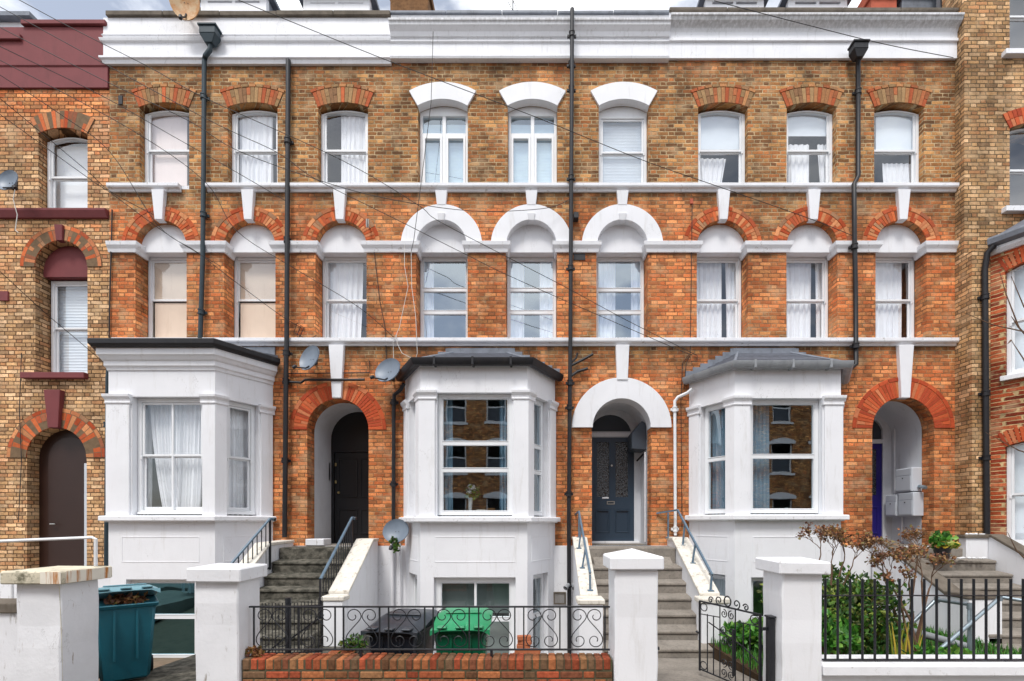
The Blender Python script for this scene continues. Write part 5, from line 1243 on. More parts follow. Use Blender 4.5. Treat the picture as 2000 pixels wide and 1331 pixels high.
# ------------------------------------------------------------------ front boundary
def pillar(label, x0, x1, d, dep, ztop, mat, capmat, over=.06, capz=.12, pyr=.05, seed=0):
    t = thing('gate_pillar', label, 'pillar', ((x0+x1)/2, d-CAMD+dep/2, .17)); rnd = random.Random(seed)
    y0, y1 = d-CAMD, d-CAMD+dep
    m = MB(); n = 6; vs = []; 
    for k in range(n+1):
        z = .1+(ztop-capz-.1)*k/n; j = [rnd.uniform(-.006, .006) for _ in range(4)]
        vs += [(x0+j[0], y0+j[1], z), (x1+j[2], y0+j[1], z), (x1+j[2], y1, z), (x0+j[0], y1, z)]
    f = [(0, 1, 2, 3), (n*4, n*4+1, n*4+2, n*4+3)]
    for k in range(n):
        for i in range(4): a, b = k*4+i, k*4+(i+1) % 4; f.append((a, b, b+4, a+4))
    m.add(vs, f).build('shaft', mat, t, bevel=.012)
    X0, X1, Y0, Y1 = x0-over, x1+over, y0-over, y1+over; zc = ztop-capz
    j = [rnd.uniform(-.008, .008) for _ in range(8)]
    c = [(X0, Y0, zc+j[0]), (X1, Y0, zc+j[1]), (X1, Y1, zc), (X0, Y1, zc)]; e = [(X0, Y0, ztop+j[2]), (X1, Y0, ztop+j[3]), (X1, Y1, ztop+j[4]), (X0, Y1, ztop+j[5])]
    vs = c+e+[((X0+X1)/2, (Y0+Y1)/2, ztop+pyr)]
    MB().add(vs, [(0, 1, 2, 3), (0, 1, 5, 4), (1, 2, 6, 5), (2, 3, 7, 6), (3, 0, 4, 7), (4, 5, 8), (5, 6, 8), (6, 7, 8), (7, 4, 8)]).build('cap', capmat, t, bevel=.012)
    return t
pA = pillar('flaking white gate pillar with mossy rust-stained cap at the bottom left', -4.93, -4.51, 4.5, .4, 1.445, 'white_flake', 'cap_old', over=.075, capz=.125, pyr=.02, seed=1)
MB().box(-4.434, -4.43, 4.47-CAMD, 4.95-CAMD, 1.325, 1.435).build('cap_paint', 'rusty_cap', pA)
MB().box(-4.62, -4.43, 4.421-CAMD, 4.425-CAMD, 1.325, 1.435).build('cap_paint', 'rusty_cap', pA)
pB = pillar('white gate pillar with chipped cap between the teal bin and the scroll railing', -3.24, -2.83, 4.5, .36, 1.47, 'white_old', 'white_old', over=.05, capz=.13, pyr=.02, seed=2)
pC = pillar('smooth white gate pillar with pointed cap in front of the centre steps', .728, 1.135, 4.5, .4, 1.565, 'white', 'white', over=.05, capz=.12, pyr=.075, seed=3)
pD = pillar('white gate pillar with flat cap between the iron gate and right railings', 2.315, 2.69, 4.5, .4, 1.53, 'white', 'white_s', over=.055, capz=.12, pyr=.025, seed=4)
for i in range(1):
    MB().tube([(-4.52+.003*i, 4.499-CAMD+.13*i, 1.3), (-4.508+.01*(i % 2), 4.51-CAMD+.13*i, .8), (-4.507, 4.52-CAMD+.12*i, .35)], .002, 4).build('crack', 'cap_old', pA)
# brick wall with brick-on-edge coping
gw = thing('garden_wall', 'low red brick wall with brick-on-edge coping under the scroll railing', 'wall', (-1.05, -4.75, .17))
x0, x1, d0 = -2.82, .715, 4.54; y0 = d0-CAMD; yb_ = y0+.215; zt = .594
MB().box(x0, x1, y0+.008, yb_-.006, .1, zt-.012).build('mortar_core', 'mortar_g', gw)
m = MB(); x = x0+.004
while x < x1-.06:
    w_ = random.uniform(.062, .07); j = random.uniform(-.004, .006); e = .006
    zj = zt+random.uniform(-.006, .004)
    m.box(x, min(x+w_, x1), y0+j, yb_+j, zt-.107, zj); x += w_+.0085
m.build('coping_bricks', 'vous_b', gw, bevel=.009)
m = MB()
for row in range(6):
    z1 = zt-.122-.075*row; x = x0+(0 if row % 2 else -.11)
    if z1-.06 < .1: break
    k = 0
    while x < x1:
        w_ = .213 if k % 3 else .104; k += 1
        a, b = max(x, x0+.002), min(x+w_, x1)
        if b-a > .02: m.box(a, b, y0+random.uniform(-.003, .004), yb_, z1-.063, z1)
        x += w_+.0105
m.build('wall_bricks', 'vous_b', gw, bevel=.007)
# scroll railing
rl = thing('scroll_railing', 'black wrought iron railing with scroll panels on the low brick wall', 'railing', (-1.05, -4.66, .6))
yr = y0+.1
def XR(px): return fx(px, d0+.1)
zt_, zb_ = fz(1185.5, 4.64), fz(1269, 4.64)
MB().box(XR(487), XR(1191), yr-.011, yr+.011, zt_-.008, zt_+.008).build('top_rail', 'black', rl, bevel=.002)
MB().box(XR(487), XR(1191), yr-.011, yr+.011, zb_-.008, zb_+.008).build('bottom_rail', 'black', rl, bevel=.002)
starts = [496, 584, 671, 759, 846, 935, 1023, 1111]
bar0 = None
def scroll_path(s, H):
    """one half of a scroll panel, s = -1 left or 1 right"""
    pts = []
    c1 = (s*.083, H-.083)
    for i in range(26):
        u = i/25; a = math.pi*(-2.2+2.2*u)   # ends pointing to the centre line
        r_ = .02+.058*u; pts.append((c1[0]-s*r_*math.cos(a), c1[1]-r_*math.sin(a)))
    p0 = pts[-1]; p3 = (s*.152, .115)
    for i in range(1, 10):
        u = i/10; q = (p0[0]*(1-u)**3+3*(0)*(1-u)**2*u+3*(s*.11)*(1-u)*u*u+p3[0]*u**3, p0[1]*(1-u)**3+3*(H*.68)*(1-u)**2*u+3*(.2)*(1-u)*u*u+p3[1]*u**3)
        pts.append(q)
    c2 = (s*.078, .082)
    for i in range(30):
        u = i/29; a = math.pi*(.1-2.5*u) if False else math.pi*(0.12-2.3*u)
        r_ = .078-.056*u; pts.append((c2[0]+s*r_*math.cos(a), c2[1]+r_*math.sin(a)))
    return pts
H = zt_-zb_-.016
sc0 = []
for s in (-1, 1):
    sc0.append(MB().tube([(q[0], yr, zb_+.008+q[1]) for q in scroll_path(s, H)], .0048, 6))
protos = None
for i, px in enumerate(starts):
    xa, xb = XR(px), XR(px+70.5); xm = (xa+xb)/2
    for xx in (xa, xb):
        if i == 0 and xx == xa or bar0 is None:
            bar0 = MB().box(xx-.0065, xx+.0065, yr-.0065, yr+.0065, zb_+.009, zt_-.009).build('bar', 'black', rl); bx0 = xx
        else:
            o = bar0.copy(); COL.objects.link(o); o.location.x = xx-bx0
    if protos is None:
        protos = [m.build('scroll', 'black', rl, smooth=True) for m in sc0]
        for o in protos: o.location.x = xm
    else:
        for p in protos:
            o = p.copy(); COL.objects.link(o); o.location.x = xm
for xx in (XR(705), XR(960)): MB().box(xx-.012, xx+.012, yr-.012, yr+.012, zt-.02, zb_-.009).build('foot', 'black', rl)
# old picket gate behind the railing
pg = thing('picket_gate', 'old black gate of thin upright bars behind the scroll railing', 'gate', P(563, 1290, 5.7))
gd = 5.7; gy = gd-CAMD
MB().tube([P(563, 1168, gd), P(563, 1330, gd)], .035, 6).build('post', 'black', pg)
for leaf, (a, b) in enumerate(((512, 558), (568, 629))):
    for z in (1186, 1276): MB().tube([P(a, z, gd), P(b, z-(4 if leaf else 0), gd)], .012, 4).build('rail', 'black', pg)
    n = int((b-a)/6.2)
    for i in range(n+1):
        x = a+(b-a)*i/n; top = 1176+(2 if leaf == 0 else -12*(i/n)**2+2)
        MB().tube([P(x, top, gd), P(x, 1284, gd)], .005, 5).build('bar', 'black', pg)
MB().tube([P(514, 1282, gd-.02), P(558, 1245, gd-.02)], .014, 4).build('brace', 'black', pg)
MB().tube([P(568, 1248, gd-.02), P(629, 1204, gd-.02)], .014, 4).build('brace', 'black', pg)
# open iron gate
g = thing('iron_gate', 'open black iron gate with scrollwork in front of the centre steps', 'gate', (2.24, -4.55, .1))
Ah, Bf = Vector((2.22, 4.75-CAMD, 0)), Vector((1.90, 5.58-CAMD, 0)); dg = (Bf-Ah).normalized(); Lg = (Bf-Ah).length
def G(u, z): return Ah+dg*u+Vector((0, 0, z))
gt, gb = .975, .16
for u, r_ in ((0, .016), (Lg, .014)): MB().tube([G(u, gb), G(u, gt)], r_, 4).build('stile', 'black', g)
MB().tube([G(0, gt), G(Lg, gt)], .012, 4).build('top_rail', 'black', g); MB().tube([G(0, gb+.02), G(Lg, gb+.02)], .01, 4).build('bottom_rail', 'black', g)
MB().tube([G(0, gt-.12), G(.3, gt-.13)], .007, 4).build('mid_rail', 'black', g); MB().tube([G(.56, gt-.13), G(Lg, gt-.15)], .007, 4).build('mid_rail', 'black', g)
MB().tube([G(.0, gt-.5), G(.2, gt-.38), G(Lg-.15, gt-.22)], .007, 4).build('mid_rail', 'black', g)
for u in (.13, .22, .33, .56, .66, .76): 
    MB().tube([G(u, gb+.02), G(u, gt if u in (.33, .56) else gt-.13)], .007, 4).build('bar', 'black', g)
def spiral(mb, c, r, turns, a0, s=1, rr=.006, toz=0):
    pts = []
    for i in range(22):
        u = i/21; a = a0+s*2*math.pi*turns*u; r_ = r*(1-.8*u); pts.append(G(c[0]+r_*math.cos(a), c[1]+r_*math.sin(a)))
    mb.tube(pts, rr, 5)
m = MB()
for z, sg in ((gt-.08, 1), (gt-.26, -1), (gt-.38, 1)):
    for s in (-1, 1): spiral(m, (.445+s*.055, z), .05, 1.4, math.pi/2*sg, s)
for z in (gb+.09, gb+.2):
    for s in (-1, 1): spiral(m, (.445+s*.055, z), .05, 1.4, -math.pi/2, -s)
m.build('scrollwork', 'black', g, smooth=True)
m = MB()
for c, r_, a0, s in (((.445-.13, gt+.055), .055, -1.2, -1), ((.445+.13, gt+.055), .055, math.pi+1.2, 1), ((.445-.26, gt+.04), .04, .3, 1), ((.445+.26, gt+.04), .04, math.pi-.3, -1)):
    spiral(m, c, r_, 1.3, a0, s, .007)
m.tube([G(.445+.05*math.cos(a*.5236), gt+.065+.055*math.sin(a*.5236)) for a in range(13)], .008, 5)
m.build('crest', 'black', g, smooth=True)
for u, z in ((.07, gt-.06), (Lg-.07, gt-.06), (.07, gb+.08), (Lg-.07, gb+.08)):
    MB().tube([G(u+.055*math.cos(a*.5236), z+.045*math.sin(a*.5236)) for a in range(13)], .006, 5).build('corner_ring', 'black', g, smooth=True)
MB().tube([G(.36, gt-.72), G(.36, gt-.22)], .014, 6).build('drop_bolt', 'black', g)
MB().tube([G(Lg, gt-.38), G(Lg+.06, gt-.37)], .012, 6).build('latch', 'black', g)
t = thing('gate_post', 'square black gate post with flat top fixed beside the right white pillar', 'post', (2.285, -4.62, .17))
MB().box(2.25, 2.307, -4.68, -4.6, .17, .965).build('post', 'black', t, bevel=.004); MB().box(2.24, 2.313, -4.69, -4.59, .967, .985).build('cap', 'black', t, bevel=.004)
MB().box(2.2, 2.249, -4.65, -4.63, .84, .87).build('hinge', 'black', t)
t = thing('gate_latch', 'small black gate catch on the side of the centre pillar', 'latch', (1.15, -4.6, .66))
MB().box(1.137, 1.2, -4.62, -4.59, .64, .67).build('catch', 'black', t, bevel=.004); MB().box(1.137, 1.15, -4.64, -4.57, .62, .7).build('plate', 'black', t)
# right wall and railing
t = thing('boundary_wall', 'low white rendered wall with moulded coping under the right black railing', 'wall', (4.6, -4.7, .17))
yw = 4.55-CAMD
MB().box(2.695, 7.5, yw-.0, yw+.28, .0, .44).build('wall', 'white', t, bevel=.006)
MB().box(2.7, 7.55, yw-.06, yw+.33, .442, .545).build('coping', 'white_s', t, bevel=.012)
rr = thing('bar_railing', 'black railing of plain upright bars on the low white wall at the right', 'railing', (4.6, -4.65, .55))
yr = yw+.08; d_ = yr+CAMD
def XQ(px): return fx(px, d_)
MB().box(XQ(1606), XQ(2030), yr-.02, yr+.02, fz(1163.5, d_)-.004, fz(1163.5, d_)+.004).build('top_rail', 'black', rr)
MB().box(XQ(1606), XQ(2030), yr-.02, yr+.02, fz(1289, d_)-.005, fz(1289, d_)+.005).build('bottom_rail', 'black', rr)
x = 1612; b0 = None
while x < 2025:
    if b0 is None: b0 = MB().tube([(XQ(x), yr, fz(1288, d_)), (XQ(x), yr, fz(1131, d_))], .0115, 8).build('bar', 'black', rr, smooth=True); xb0 = XQ(x)
    else: o = b0.copy(); COL.objects.link(o); o.location.x = XQ(x)-xb0
    x += 24.15
for px in (1711, 1965): MB().box(XQ(px)-.012, XQ(px)+.012, yr-.012, yr+.012, .54, fz(1289, d_)-.006).build('foot', 'black', rr)
t = thing('boundary_wall', 'white rendered wall with dark grey coping at the bottom left corner', 'wall', (-6, -4.7, .17))
MB().box(-9, -4.95, 4.6-CAMD, 4.85-CAMD, .1, 1.02).build('wall', 'white_old', t); MB().box(-9, -4.95, 4.57-CAMD, 4.88-CAMD, 1.022, 1.12).build('coping', 'coping', t, bevel=.01)

# ------------------------------------------------------------------ wheelie bins
def bin_(label, loc, rot, body, lidm, lid_ang=0, hinge_side=1, s=1.):
    Mx = Matrix.Translation(loc) @ Matrix.Rotation(R(rot), 4, 'Z') @ Matrix.Scale(s, 4)
    t = thing('wheelie_bin', label, 'wheelie bin', loc, 'wheelie bins behind the front walls'); t.rotation_euler = (0, 0, 0)
    b, tp = (.23, .24, .06), (.285, .34, .98)
    m = MB(Mx)
    m.hexa([(-.22, -.25, .04), (.22, -.25, .04), (.22, .2, .1), (-.22, .2, .1)], [(-.275, -.33, .93), (.275, -.33, .93), (.275, .33, .93), (-.275, .33, .93)])
    m.build('body', body, t, bevel=.03, smooth=True)
    m = MB(Mx); m.hexa([(-.29, -.345, .9), (.29, -.345, .9), (.29, .345, .9), (-.29, .345, .9)], [(-.305, -.37, .95), (.305, -.37, .95), (.305, .36, .95), (-.305, .36, .95)])
    m.build('rim', body, t, bevel=.01)
    m = MB(Mx)
    for x in (-.1, .1): m.box(x-.012, x+.012, -.335, -.27, .3, .88)
    m.build('ribs', body, t, bevel=.005)
    m = MB(Mx); m.tube([(-.25, .36, .96), (-.25, .42, 1.0), (.25, .42, 1.0), (.25, .36, .96)], .016, 8); m.build('handle', body, t, smooth=True)
    for x in (-.25, .25):
        wmb = MB(Mx); ax = Mx.to_3x3() @ Vector((1, 0, 0)); c = Mx @ Vector((x, .25, .1))
        MB().lathe([(0, -.025), (.09, -.025), (.1, -.015), (.1, .015), (.09, .025), (0, .025)], c, 20, ax).build('wheel', 'rubber', t, smooth=True)
    # lid, hinged at the back edge
    Lm = Mx @ Matrix.Translation((0, .33, .985)) @ Matrix.Rotation(R(-lid_ang), 4, 'X') @ Matrix.Translation((0, -.33, -.985))
    m = MB(Lm)
    n = 8; vs = []; fs = []
    for j in range(n+1):
        y = -.39+.76*j/n; tz = j/n
        for i in range(n+1):
            x = -.31+.62*i/n; u = 2*i/n-1
            h = .955+.095*min(1, tz*1.6)*(1-.25*max(0, tz-.6))+.02*(1-u**4)-.03*(abs(u) > .95)-.03*(j == 0)
            vs.append((x, y, h))
    for j in range(n):
        for i in range(n): a = j*(n+1)+i; fs.append((a, a+1, a+n+2, a+n+1))
    k = len(vs); vs += [(v[0], v[1], .953) for v in vs]
    for j in range(n): 
        for a in (j*(n+1), j*(n+1)+n): fs.append((a, a+n+1, a+n+1+k, a+k))
    for i in range(n):
        for a in (i, n*(n+1)+i): fs.append((a, a+1, a+1+k, a+k))
    fs += [(k, k+n, k+(n+1)*(n+1)-1, k+n*(n+1))]
    m.add(vs, fs); ld = m.build('lid', lidm, t, smooth=True)
    m = MB(Lm)
    for x in (-.19, .0, .19): m.box(x-.05, x+.05, -.402, -.3, .967, .99)
    m.build('lid_grip', lidm, ld, bevel=.008)
    m = MB(Lm); m.box(-.2, .2, -.02, .02, 1.058, 1.07); m.build('lid_rib', lidm, ld, bevel=.004)
    return t
bin_('bright green wheelie bin behind the scroll railing', (-.83, 5.35-CAMD, -.18), 3, 'bingrn', 'bingrn_l')
bin_('dark blue wheelie bin left of the bright green one behind the scroll railing', (-1.5, 5.35-CAMD, -.2), -8, 'binblk', 'binblk_l')
bt = bin_('teal wheelie bin with its lid propped open on dead leaves', (-4.98, 5.75-CAMD, .0), 42, 'teal', 'teal_l', 13)
m = MB(); leaf_cluster(m, (-4.86, 5.62-CAMD, .97), (.2, .2, .06), 260, .07, 44); tag(m.build('dead_leaves', 'leaf_d', fixn=False), 'heap of brown leaves under the open lid of the teal bin', 'leaves')
# stacked loose bricks
bp = None
for i, (x, z, ry) in enumerate(((0, 0, 0), (.23, 0, 5), (.02, .07, -4), (.24, .07, 3), (.05, .14, 10), (.24, .14, -6), (.08, .21, 4), (.1, .28, -12), (.09, .35, 8))):
    if bp is None:
        bp = MB().box(-.105, .105, -.05, .05, 0, .066).build('brick', 'terra', bevel=.005); o = bp
        tag(o, 'loose orange brick in the small stack beside the centre basement window', 'brick', 'loose bricks stacked by the centre bay')
    else: o = bp.copy(); COL.objects.link(o)
    o.location = (-.3+x, 7.4-CAMD, -.28+z); o.rotation_euler = (0, 0, R(ry))
tag(MB().lathe([(0, 0), (.09, 0), (.12, .03), (.13, .03), (.1, -.01), (0, -.01)], P(668, 1279, 4.86), 20).build('saucer', 'terra', smooth=True), 'terracotta saucer lying just behind the brick wall under the scroll railing', 'saucer')

# ------------------------------------------------------------------ planting
def blades(name, label, x0, x1, d0, d1, zf, n, h, mat, seed, w=.006, cat='grass'):
    rnd = random.Random(seed); m = MB()
    for _ in range(n):
        x, d = rnd.uniform(x0, x1), rnd.uniform(d0, d1); z = zf(d); a = rnd.uniform(0, 6.28); hh = h*rnd.uniform(.5, 1.2); l = hh*rnd.uniform(.1, .6)
        dx, dy = math.cos(a), math.sin(a); px_, py_ = -dy*w, dx*w; y = d-CAMD
        m.add([(x-px_, y-py_, z), (x+px_, y+py_, z), (x+dx*l*.4+px_*.7, y+dy*l*.4+py_*.7, z+hh*.6), (x+dx*l*.4-px_*.7, y+dy*l*.4-py_*.7, z+hh*.6), (x+dx*l, y+dy*l, z+hh)], [(0, 1, 2, 3), (3, 2, 4)])
    return tag(m.build(name, mat, fixn=False), label, cat, kind='stuff')
def zl(d): return .2-.12*(d-4.7)/4.55
blades('grass', 'bright green grass of the right front garden', 2.5, 6.4, 4.9, 8.2, zl, 12000, .11, 'grass', 1)
def leafy(label, c, rad, n, size, seed, mat='leaf', name='shrub', cat='shrub', stems=6, base=None, group=None, flat=1., clumps=14):
    c = Vector(c); rnd = random.Random(seed); b = base or (c.x, c.y, zl(c.y+CAMD))
    t = thing(name, label, cat, b, group); m = MB(); st = MB()
    for k in range(clumps):
        while True:
            p = Vector((rnd.uniform(-1, 1), rnd.uniform(-1, 1), rnd.uniform(-1, 1)))
            if .35 < p.length < 1: break
        q = c+Vector((p.x*rad[0]*.8, p.y*rad[1]*.8, p.z*rad[2]*.8)); s = rnd.uniform(.28, .5)
        leaf_cluster(m, q, (rad[0]*s, rad[1]*s, rad[2]*s), n//clumps, size, seed*100+k, flat, .5)
        if k < stems: st.tube([b, Vector(b).lerp(q, .5)+Vector((rnd.uniform(-.05, .05), rnd.uniform(-.05, .05), 0)), q], [.012, .008, .004], 5)
    m.build('leaves', mat, t, fixn=False)
    if stems: st.build('stems', 'bark', t)
    return t
leafy('dense dark green evergreen shrub behind the right railing beside the white pillar', (4.05, 6.2-CAMD, .62), (.74, .5, .6), 4300, .085, 3, clumps=44, stems=16, flat=.8)
leafy('upper green shrub growing above the evergreen behind the right railing', (4.25, 6.5-CAMD, 1.0), (.46, .35, .36), 950, .085, 4, clumps=16, flat=.7)
leafy('yellow green leafy plant low at the left end of the right railing', (3.3, 5.35-CAMD, .55), (.3, .25, .3), 420, .1, 5, 'leaf_b', 'plant', 'plant', clumps=10)
leafy('bright green low plant in front of the galvanised handrail', (4.55, 5.3-CAMD, .32), (.42, .22, .16), 520, .11, 6, 'leaf_b', 'plant', 'plant', 0, clumps=12)
leafy('low green plant seen through the open iron gate', (2.95, 6.6-CAMD, .3), (.4, .4, .22), 900, .1, 7, 'leaf_b', 'plant', 'plant', 0, clumps=14)
leafy('small shrub with pink buds beside the right bay basement window', (3.72, 7.4-CAMD, .72), (.2, .2, .24), 480, .08, 8, clumps=8)
leafy('weeds growing in the corner below the low satellite dish', (-2.62, -.5, 1.5), (.07, .07, .16), 120, .07, 9, name='weeds', cat='weeds', stems=3, base=(-2.62, -.4, 1.35), clumps=4)
leafy('weeds with small leaves behind the brick wall left of the dark blue bin', (-1.95, 4.95-CAMD, .62), (.22, .08, .1), 160, .05, 10, name='weeds', cat='weeds', stems=4, base=(-1.95, -4.3, .2), clumps=8)
leafy('dry weeds at the foot of the white pillar at the left end of the brick wall', (-2.74, 4.62-CAMD, .63), (.09, .06, .05), 120, .05, 11, 'leaf_d', name='weeds', cat='weeds', stems=0, base=(-2.74, -4.66, .6), clumps=4)
m = MB(); rnd = random.Random(5)
for _ in range(16):
    x = 4.32+rnd.uniform(-.12, .12); a = rnd.uniform(-.12, .12); y = 5.6-CAMD+rnd.uniform(-.08, .08); h = rnd.uniform(.35, .6)
    m.add([(x-.012, y, .17), (x+.012, y, .17), (x+a*.5+.01, y, .17+h*.6), (x+a*.5-.01, y, .17+h*.6), (x+a, y, .17+h)], [(0, 1, 2, 3), (3, 2, 4)])
tag(m.build('plant', 'leaf_y', fixn=False), 'clump of yellow sword-shaped leaves in front of the evergreen shrub', 'plant')
def branchy(label, base, targets, seed, nleaf, depth=4, name='hydrangea'):
    rnd = random.Random(seed); t = thing(name, label, 'shrub', base); wood = MB(); lv = MB()
    def grow(p, d, l, r_, k):
        q = p+d*l*.5+Vector((rnd.uniform(-1, 1), rnd.uniform(-1, 1), rnd.uniform(-.5, .8)))*l*.12; e = p+d*l
        wood.tube([p, q, e], [max(r_, .0038), max(r_*.85, .0034), max(r_*.7, .003)], 5, False)
        if k <= 1: leaf_cluster(lv, e, (.05, .05, .045), nleaf, .04, rnd.randrange(10**6), 1.4)
        if k == 0: return
        for _ in range(rnd.choice((2, 3, 3)) if k > 1 else 2):
            nd = (d+Vector((rnd.uniform(-1, 1), rnd.uniform(-1, 1), rnd.uniform(-.35, .8)))*.75).normalized()
            grow(e, nd, l*rnd.uniform(.65, .9), r_*.68, k-1)
    for tx in targets:
        b = Vector(base)+Vector((rnd.uniform(-.06, .06), rnd.uniform(-.06, .06), 0)); tv = Vector(tx)
        mid = b.lerp(tv, .5)+Vector((rnd.uniform(-.08, .08), rnd.uniform(-.05, .05), .05))
        wood.tube([b, mid, tv], [.02, .015, .011], 6, False); grow(tv, ((tv-mid).normalized()+Vector((0, 0, .3))).normalized(), .15, .0085, depth)
    wood.build('branches', 'bark', t, smooth=True); lv.build('dead_leaves', 'leaf_d', t, fixn=False); return t
branchy('bare hydrangea with brown dead flower heads above the right white pillar', (3.75, 6.3-CAMD, .15), [P(1625, 1110, 6.2), P(1600, 1095, 6.2), P(1645, 1105, 6.3), P(1660, 1115, 6.3)], 12, 3, 4)
branchy('large bare hydrangea with brown dead flower heads in front of the right-hand steps', (4.7, 6.0-CAMD, .15), [P(1745, 1150, 6), P(1775, 1140, 6), P(1800, 1135, 6.1), P(1760, 1180, 5.9), P(1725, 1120, 6.1), P(1790, 1105, 6.1), P(1815, 1150, 6.2)], 15, 3, 4)
# pot plant, pebbles
pp = thing('pot_plant', 'black pot with yellow green plant on the right-hand landing', 'pot plant', (7.22, 8.55-CAMD, 1.24))
c = Vector((7.22, 8.5-CAMD, 1.24))
MB().lathe([(0, 0), (.1, 0), (.13, .2), (.14, .21), (.125, .22), (.11, .17), (0, .17)], c, 18).build('pot', 'black', pp, smooth=True)
m = MB(); leaf_cluster(m, c+Vector((0, 0, .32)), (.2, .16, .13), 220, .09, 61, 1.6); m.build('leaves', 'leaf_b', pp, fixn=False)
m = MB(); leaf_cluster(m, c+Vector((.05, -.08, .26)), (.16, .1, .08), 40, .09, 62, 1.8); m.build('yellow_leaves', 'leaf_y', pp, fixn=False)
rnd = random.Random(9); pb0 = None
for i in range(14):
    if i < 8: loc = (7.45+.075*i+rnd.uniform(-.02, .02), 8.56-CAMD+rnd.uniform(-.04, .04), 1.24)
    else: loc = (7.95+.07*(i-8), -.46+rnd.uniform(-.03, .03), 1.66)
    mm_ = MB().lathe([(0, -.01), (.03, 0), (.038, .02), (.025, .04), (0, .048)], (0, 0, 0), 9) if pb0 is None else None
    if pb0 is None: pb0 = mm_.build('pebble', 'vase', smooth=True); o = pb0
    else: o = pb0.copy(); COL.objects.link(o)
    o.location = loc; o.scale = (rnd.uniform(.7, 1.3), rnd.uniform(.7, 1.1), rnd.uniform(.6, 1)); o.rotation_euler = (0, 0, rnd.uniform(0, 3))
    if i < 8: tag(o, 'pale pebble in the row on the edge of the right-hand top step', 'pebble', 'pale pebbles on the right-hand top step')
    else: tag(o, 'pale pebble on the dark coping of the landing wall by the red brick bay', 'pebble', 'pale pebbles on the landing wall')
# twigs of a street tree reaching in from the right
t = thing('bare_tree', 'bare twigs of a small tree reaching in from the right edge', 'tree', (9.2, -3.2, .1))
m = MB(); rnd = random.Random(21)
m.tube([(9.2, -3.2, .1), (9.0, -3.2, 2.5), (8.6, -3.2, 4.6)], [.07, .05, .03], 8); m.build('trunk', 'bark', t, smooth=True)
m = MB()
for pts in (((2060, 720), (1990, 640), (1965, 575), (1952, 530)), ((2060, 660), (2000, 648), (1940, 635), (1880, 610)), ((2060, 640), (2000, 600), (1975, 540)), ((2040, 780), (1998, 700), (1975, 665)), ((2050, 900), (1990, 880), (1925, 845)), ((1990, 640), (1975, 618)), ((1975, 665), (1968, 672)), ((2030, 1120), (1985, 1075), (1968, 1040))):
    m.tube([P(a, b, 6.2) for a, b in pts], [.012-.009*i/(len(pts)-1) for i in range(len(pts))], 5)
m.build('twigs', 'bark', t, smooth=True)

# ------------------------------------------------------------------ houses across the street (seen mirrored in the windows)
for k in range(6):
    x0 = -18+6*k; t = thing('brick_house', 'brown brick terraced house with white windows across the street', 'house', (x0+3, -18.5, 0), 'brick houses across the street')
    y = -18.5; hs = []
    for zz in (1.6, 4.6, 7.4):
        for cx in (1.5, 3.7): hs.append((x0+cx-.55, x0+cx+.55, zz, zz+1.7))
    Mx = Matrix.Translation((0, y, 0)) @ Matrix.Rotation(math.pi, 4, 'Z')
    MB(Mx).panel([(-x0-5.99, 0), (-x0-.01, 0), (-x0-.01, 10), (-x0-5.99, 10)], [outline(-b, -a, c, d_-.15, .15, 6) for a, b, c, d_ in hs], 0, .3).build('wall', 'brick_o', t)
    MB().box(x0+.01, x0+5.99, y-4, y-.35, 0, 9.9).build('interior_walls', 'room', t)
    MB().add([(x0, y+.3, 10.02), (x0+6, y+.3, 10.02), (x0+6, y-4, 12.3), (x0, y-4, 12.3), (x0, y-4, 10.02), (x0+6, y-4, 10.02)], [(0, 1, 2, 3), (0, 3, 4), (1, 2, 5), (2, 3, 4, 5)]).build('roof', 'slate', t)
    for a, b, c, d_ in hs:
        w = MB(Mx).panel(outline(-b+.002, -a-.002, c, d_-.15, .149, 6), [outline(-b+.08, -a-.08, c+.08, c+.8, 0), outline(-b+.08, -a-.08, c+.88, d_-.1, 0)], .1, .16).build('window', 'white_f', t)
        MB(Mx).box(-b+.05, -a-.05, .14, .15, c+.04, d_-.05).build('pane', 'meter_d', w)
        MB(Mx).box(-b-.1, -a+.1, -.08, .1, c-.12, c-.002).build('window_sill', 'white', t)
        MB(Mx).panel(outline(-b-.15, -a+.15, d_-.1, d_+.05, .2, 6), [outline(-b, -a, d_-.099, d_-.09, .1, 6)] if False else [], -.05, -.002).build('window_head', 'white', t)
    MB(Mx).box(-x0-1.2, -x0-.3, -.02, .1, .1, 2.3).build('door', 'navy', t)
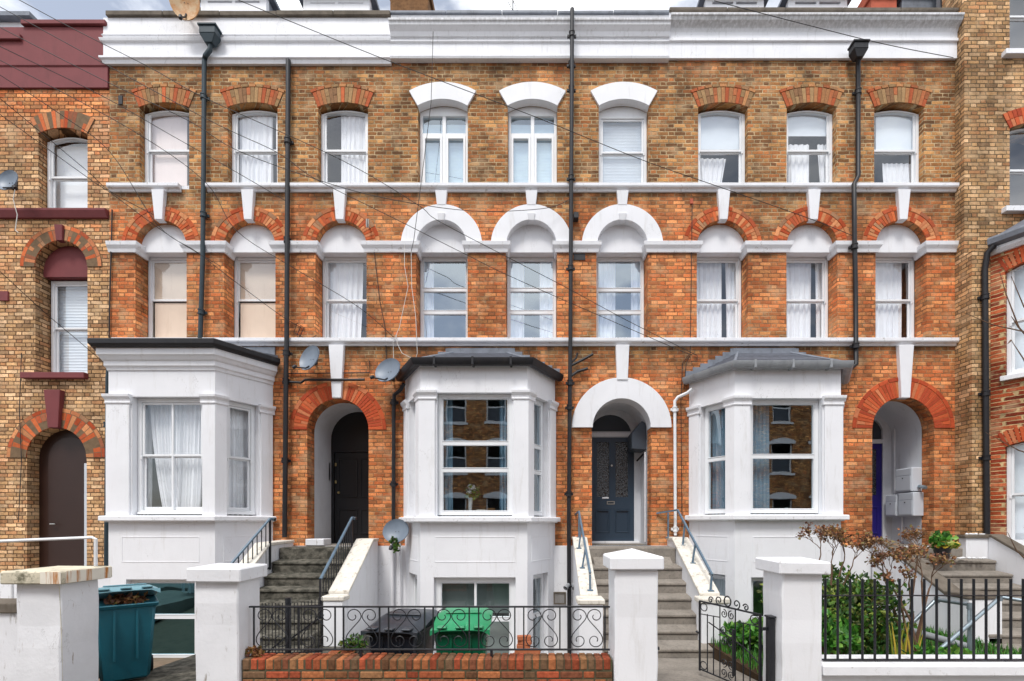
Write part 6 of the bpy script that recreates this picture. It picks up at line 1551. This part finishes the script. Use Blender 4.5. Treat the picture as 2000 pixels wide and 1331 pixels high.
# ------------------------------------------------------------------ camera, world, light
cam = bpy.data.cameras.new('camera'); co = bpy.data.objects.new('camera', cam); COL.objects.link(co)
co.location = (0, -CAMD, CAMH); co.rotation_euler = (R(90), 0, 0)
cam.sensor_width = 36; cam.lens = 36*FP/2000; cam.shift_x = -.025; cam.shift_y = (1020-665.5)/2000; cam.clip_end = 500; cam.clip_start = .05
S.camera = co
w = bpy.data.worlds.new('World'); S.world = w; w.use_nodes = True
nt = w.node_tree; nt.nodes.clear()
out = nt.nodes.new('ShaderNodeOutputWorld'); bg = nt.nodes.new('ShaderNodeBackground'); bg.inputs[1].default_value = .15
sky = nt.nodes.new('ShaderNodeTexSky'); sky.sky_type = 'NISHITA'; sky.sun_disc = False
SUN_EL, SUN_AZ = 58, 200
sky.sun_elevation = R(SUN_EL); sky.sun_rotation = R(SUN_AZ); sky.air_density = 1; sky.dust_density = 1.5
tc = nt.nodes.new('ShaderNodeTexCoord'); mp = nt.nodes.new('ShaderNodeMapping'); mp.inputs['Scale'].default_value = (1.6, 1.6, 3.2)
mp.inputs['Location'].default_value = (.35, .9, .2)
ns = nt.nodes.new('ShaderNodeTexNoise'); ns.inputs['Scale'].default_value = 1.9; ns.inputs['Detail'].default_value = 7; ns.inputs['Roughness'].default_value = .55
rp = nt.nodes.new('ShaderNodeValToRGB'); rp.color_ramp.elements[0].position = .30; rp.color_ramp.elements[1].position = .62
rp.color_ramp.elements[0].color = (.2, .2, .2, 1); rp.color_ramp.elements[0].position = .42; rp.color_ramp.elements[1].position = .56
mx = nt.nodes.new('ShaderNodeMix'); mx.data_type = 'RGBA'; mx.inputs[7].default_value = (11.8, 11.95, 12.2, 1)
L = nt.links
L.new(tc.outputs['Generated'], mp.inputs[0]); L.new(mp.outputs[0], ns.inputs['Vector']); L.new(ns.outputs['Fac'], rp.inputs[0])
L.new(rp.outputs[0], mx.inputs[0]); L.new(sky.outputs[0], mx.inputs[6]); L.new(mx.outputs[2], bg.inputs[0]); L.new(bg.outputs[0], out.inputs[0])
sl = bpy.data.lights.new('sun', 'SUN'); so = bpy.data.objects.new('sun', sl); COL.objects.link(so)
sl.energy = 2.75; sl.angle = R(15); sl.color = (1, .965, .92)
# direction towards the sun: azimuth measured from +Y clockwise
az = R(SUN_AZ); el = R(SUN_EL)
dirv = Vector((math.sin(az)*math.cos(el), math.cos(az)*math.cos(el), math.sin(el)))
so.rotation_euler = dirv.to_track_quat('Z', 'Y').to_euler(); so.location = (0, -20, 25)
S.view_settings.view_transform = 'Standard'; S.view_settings.look = 'None'; S.view_settings.exposure = 0
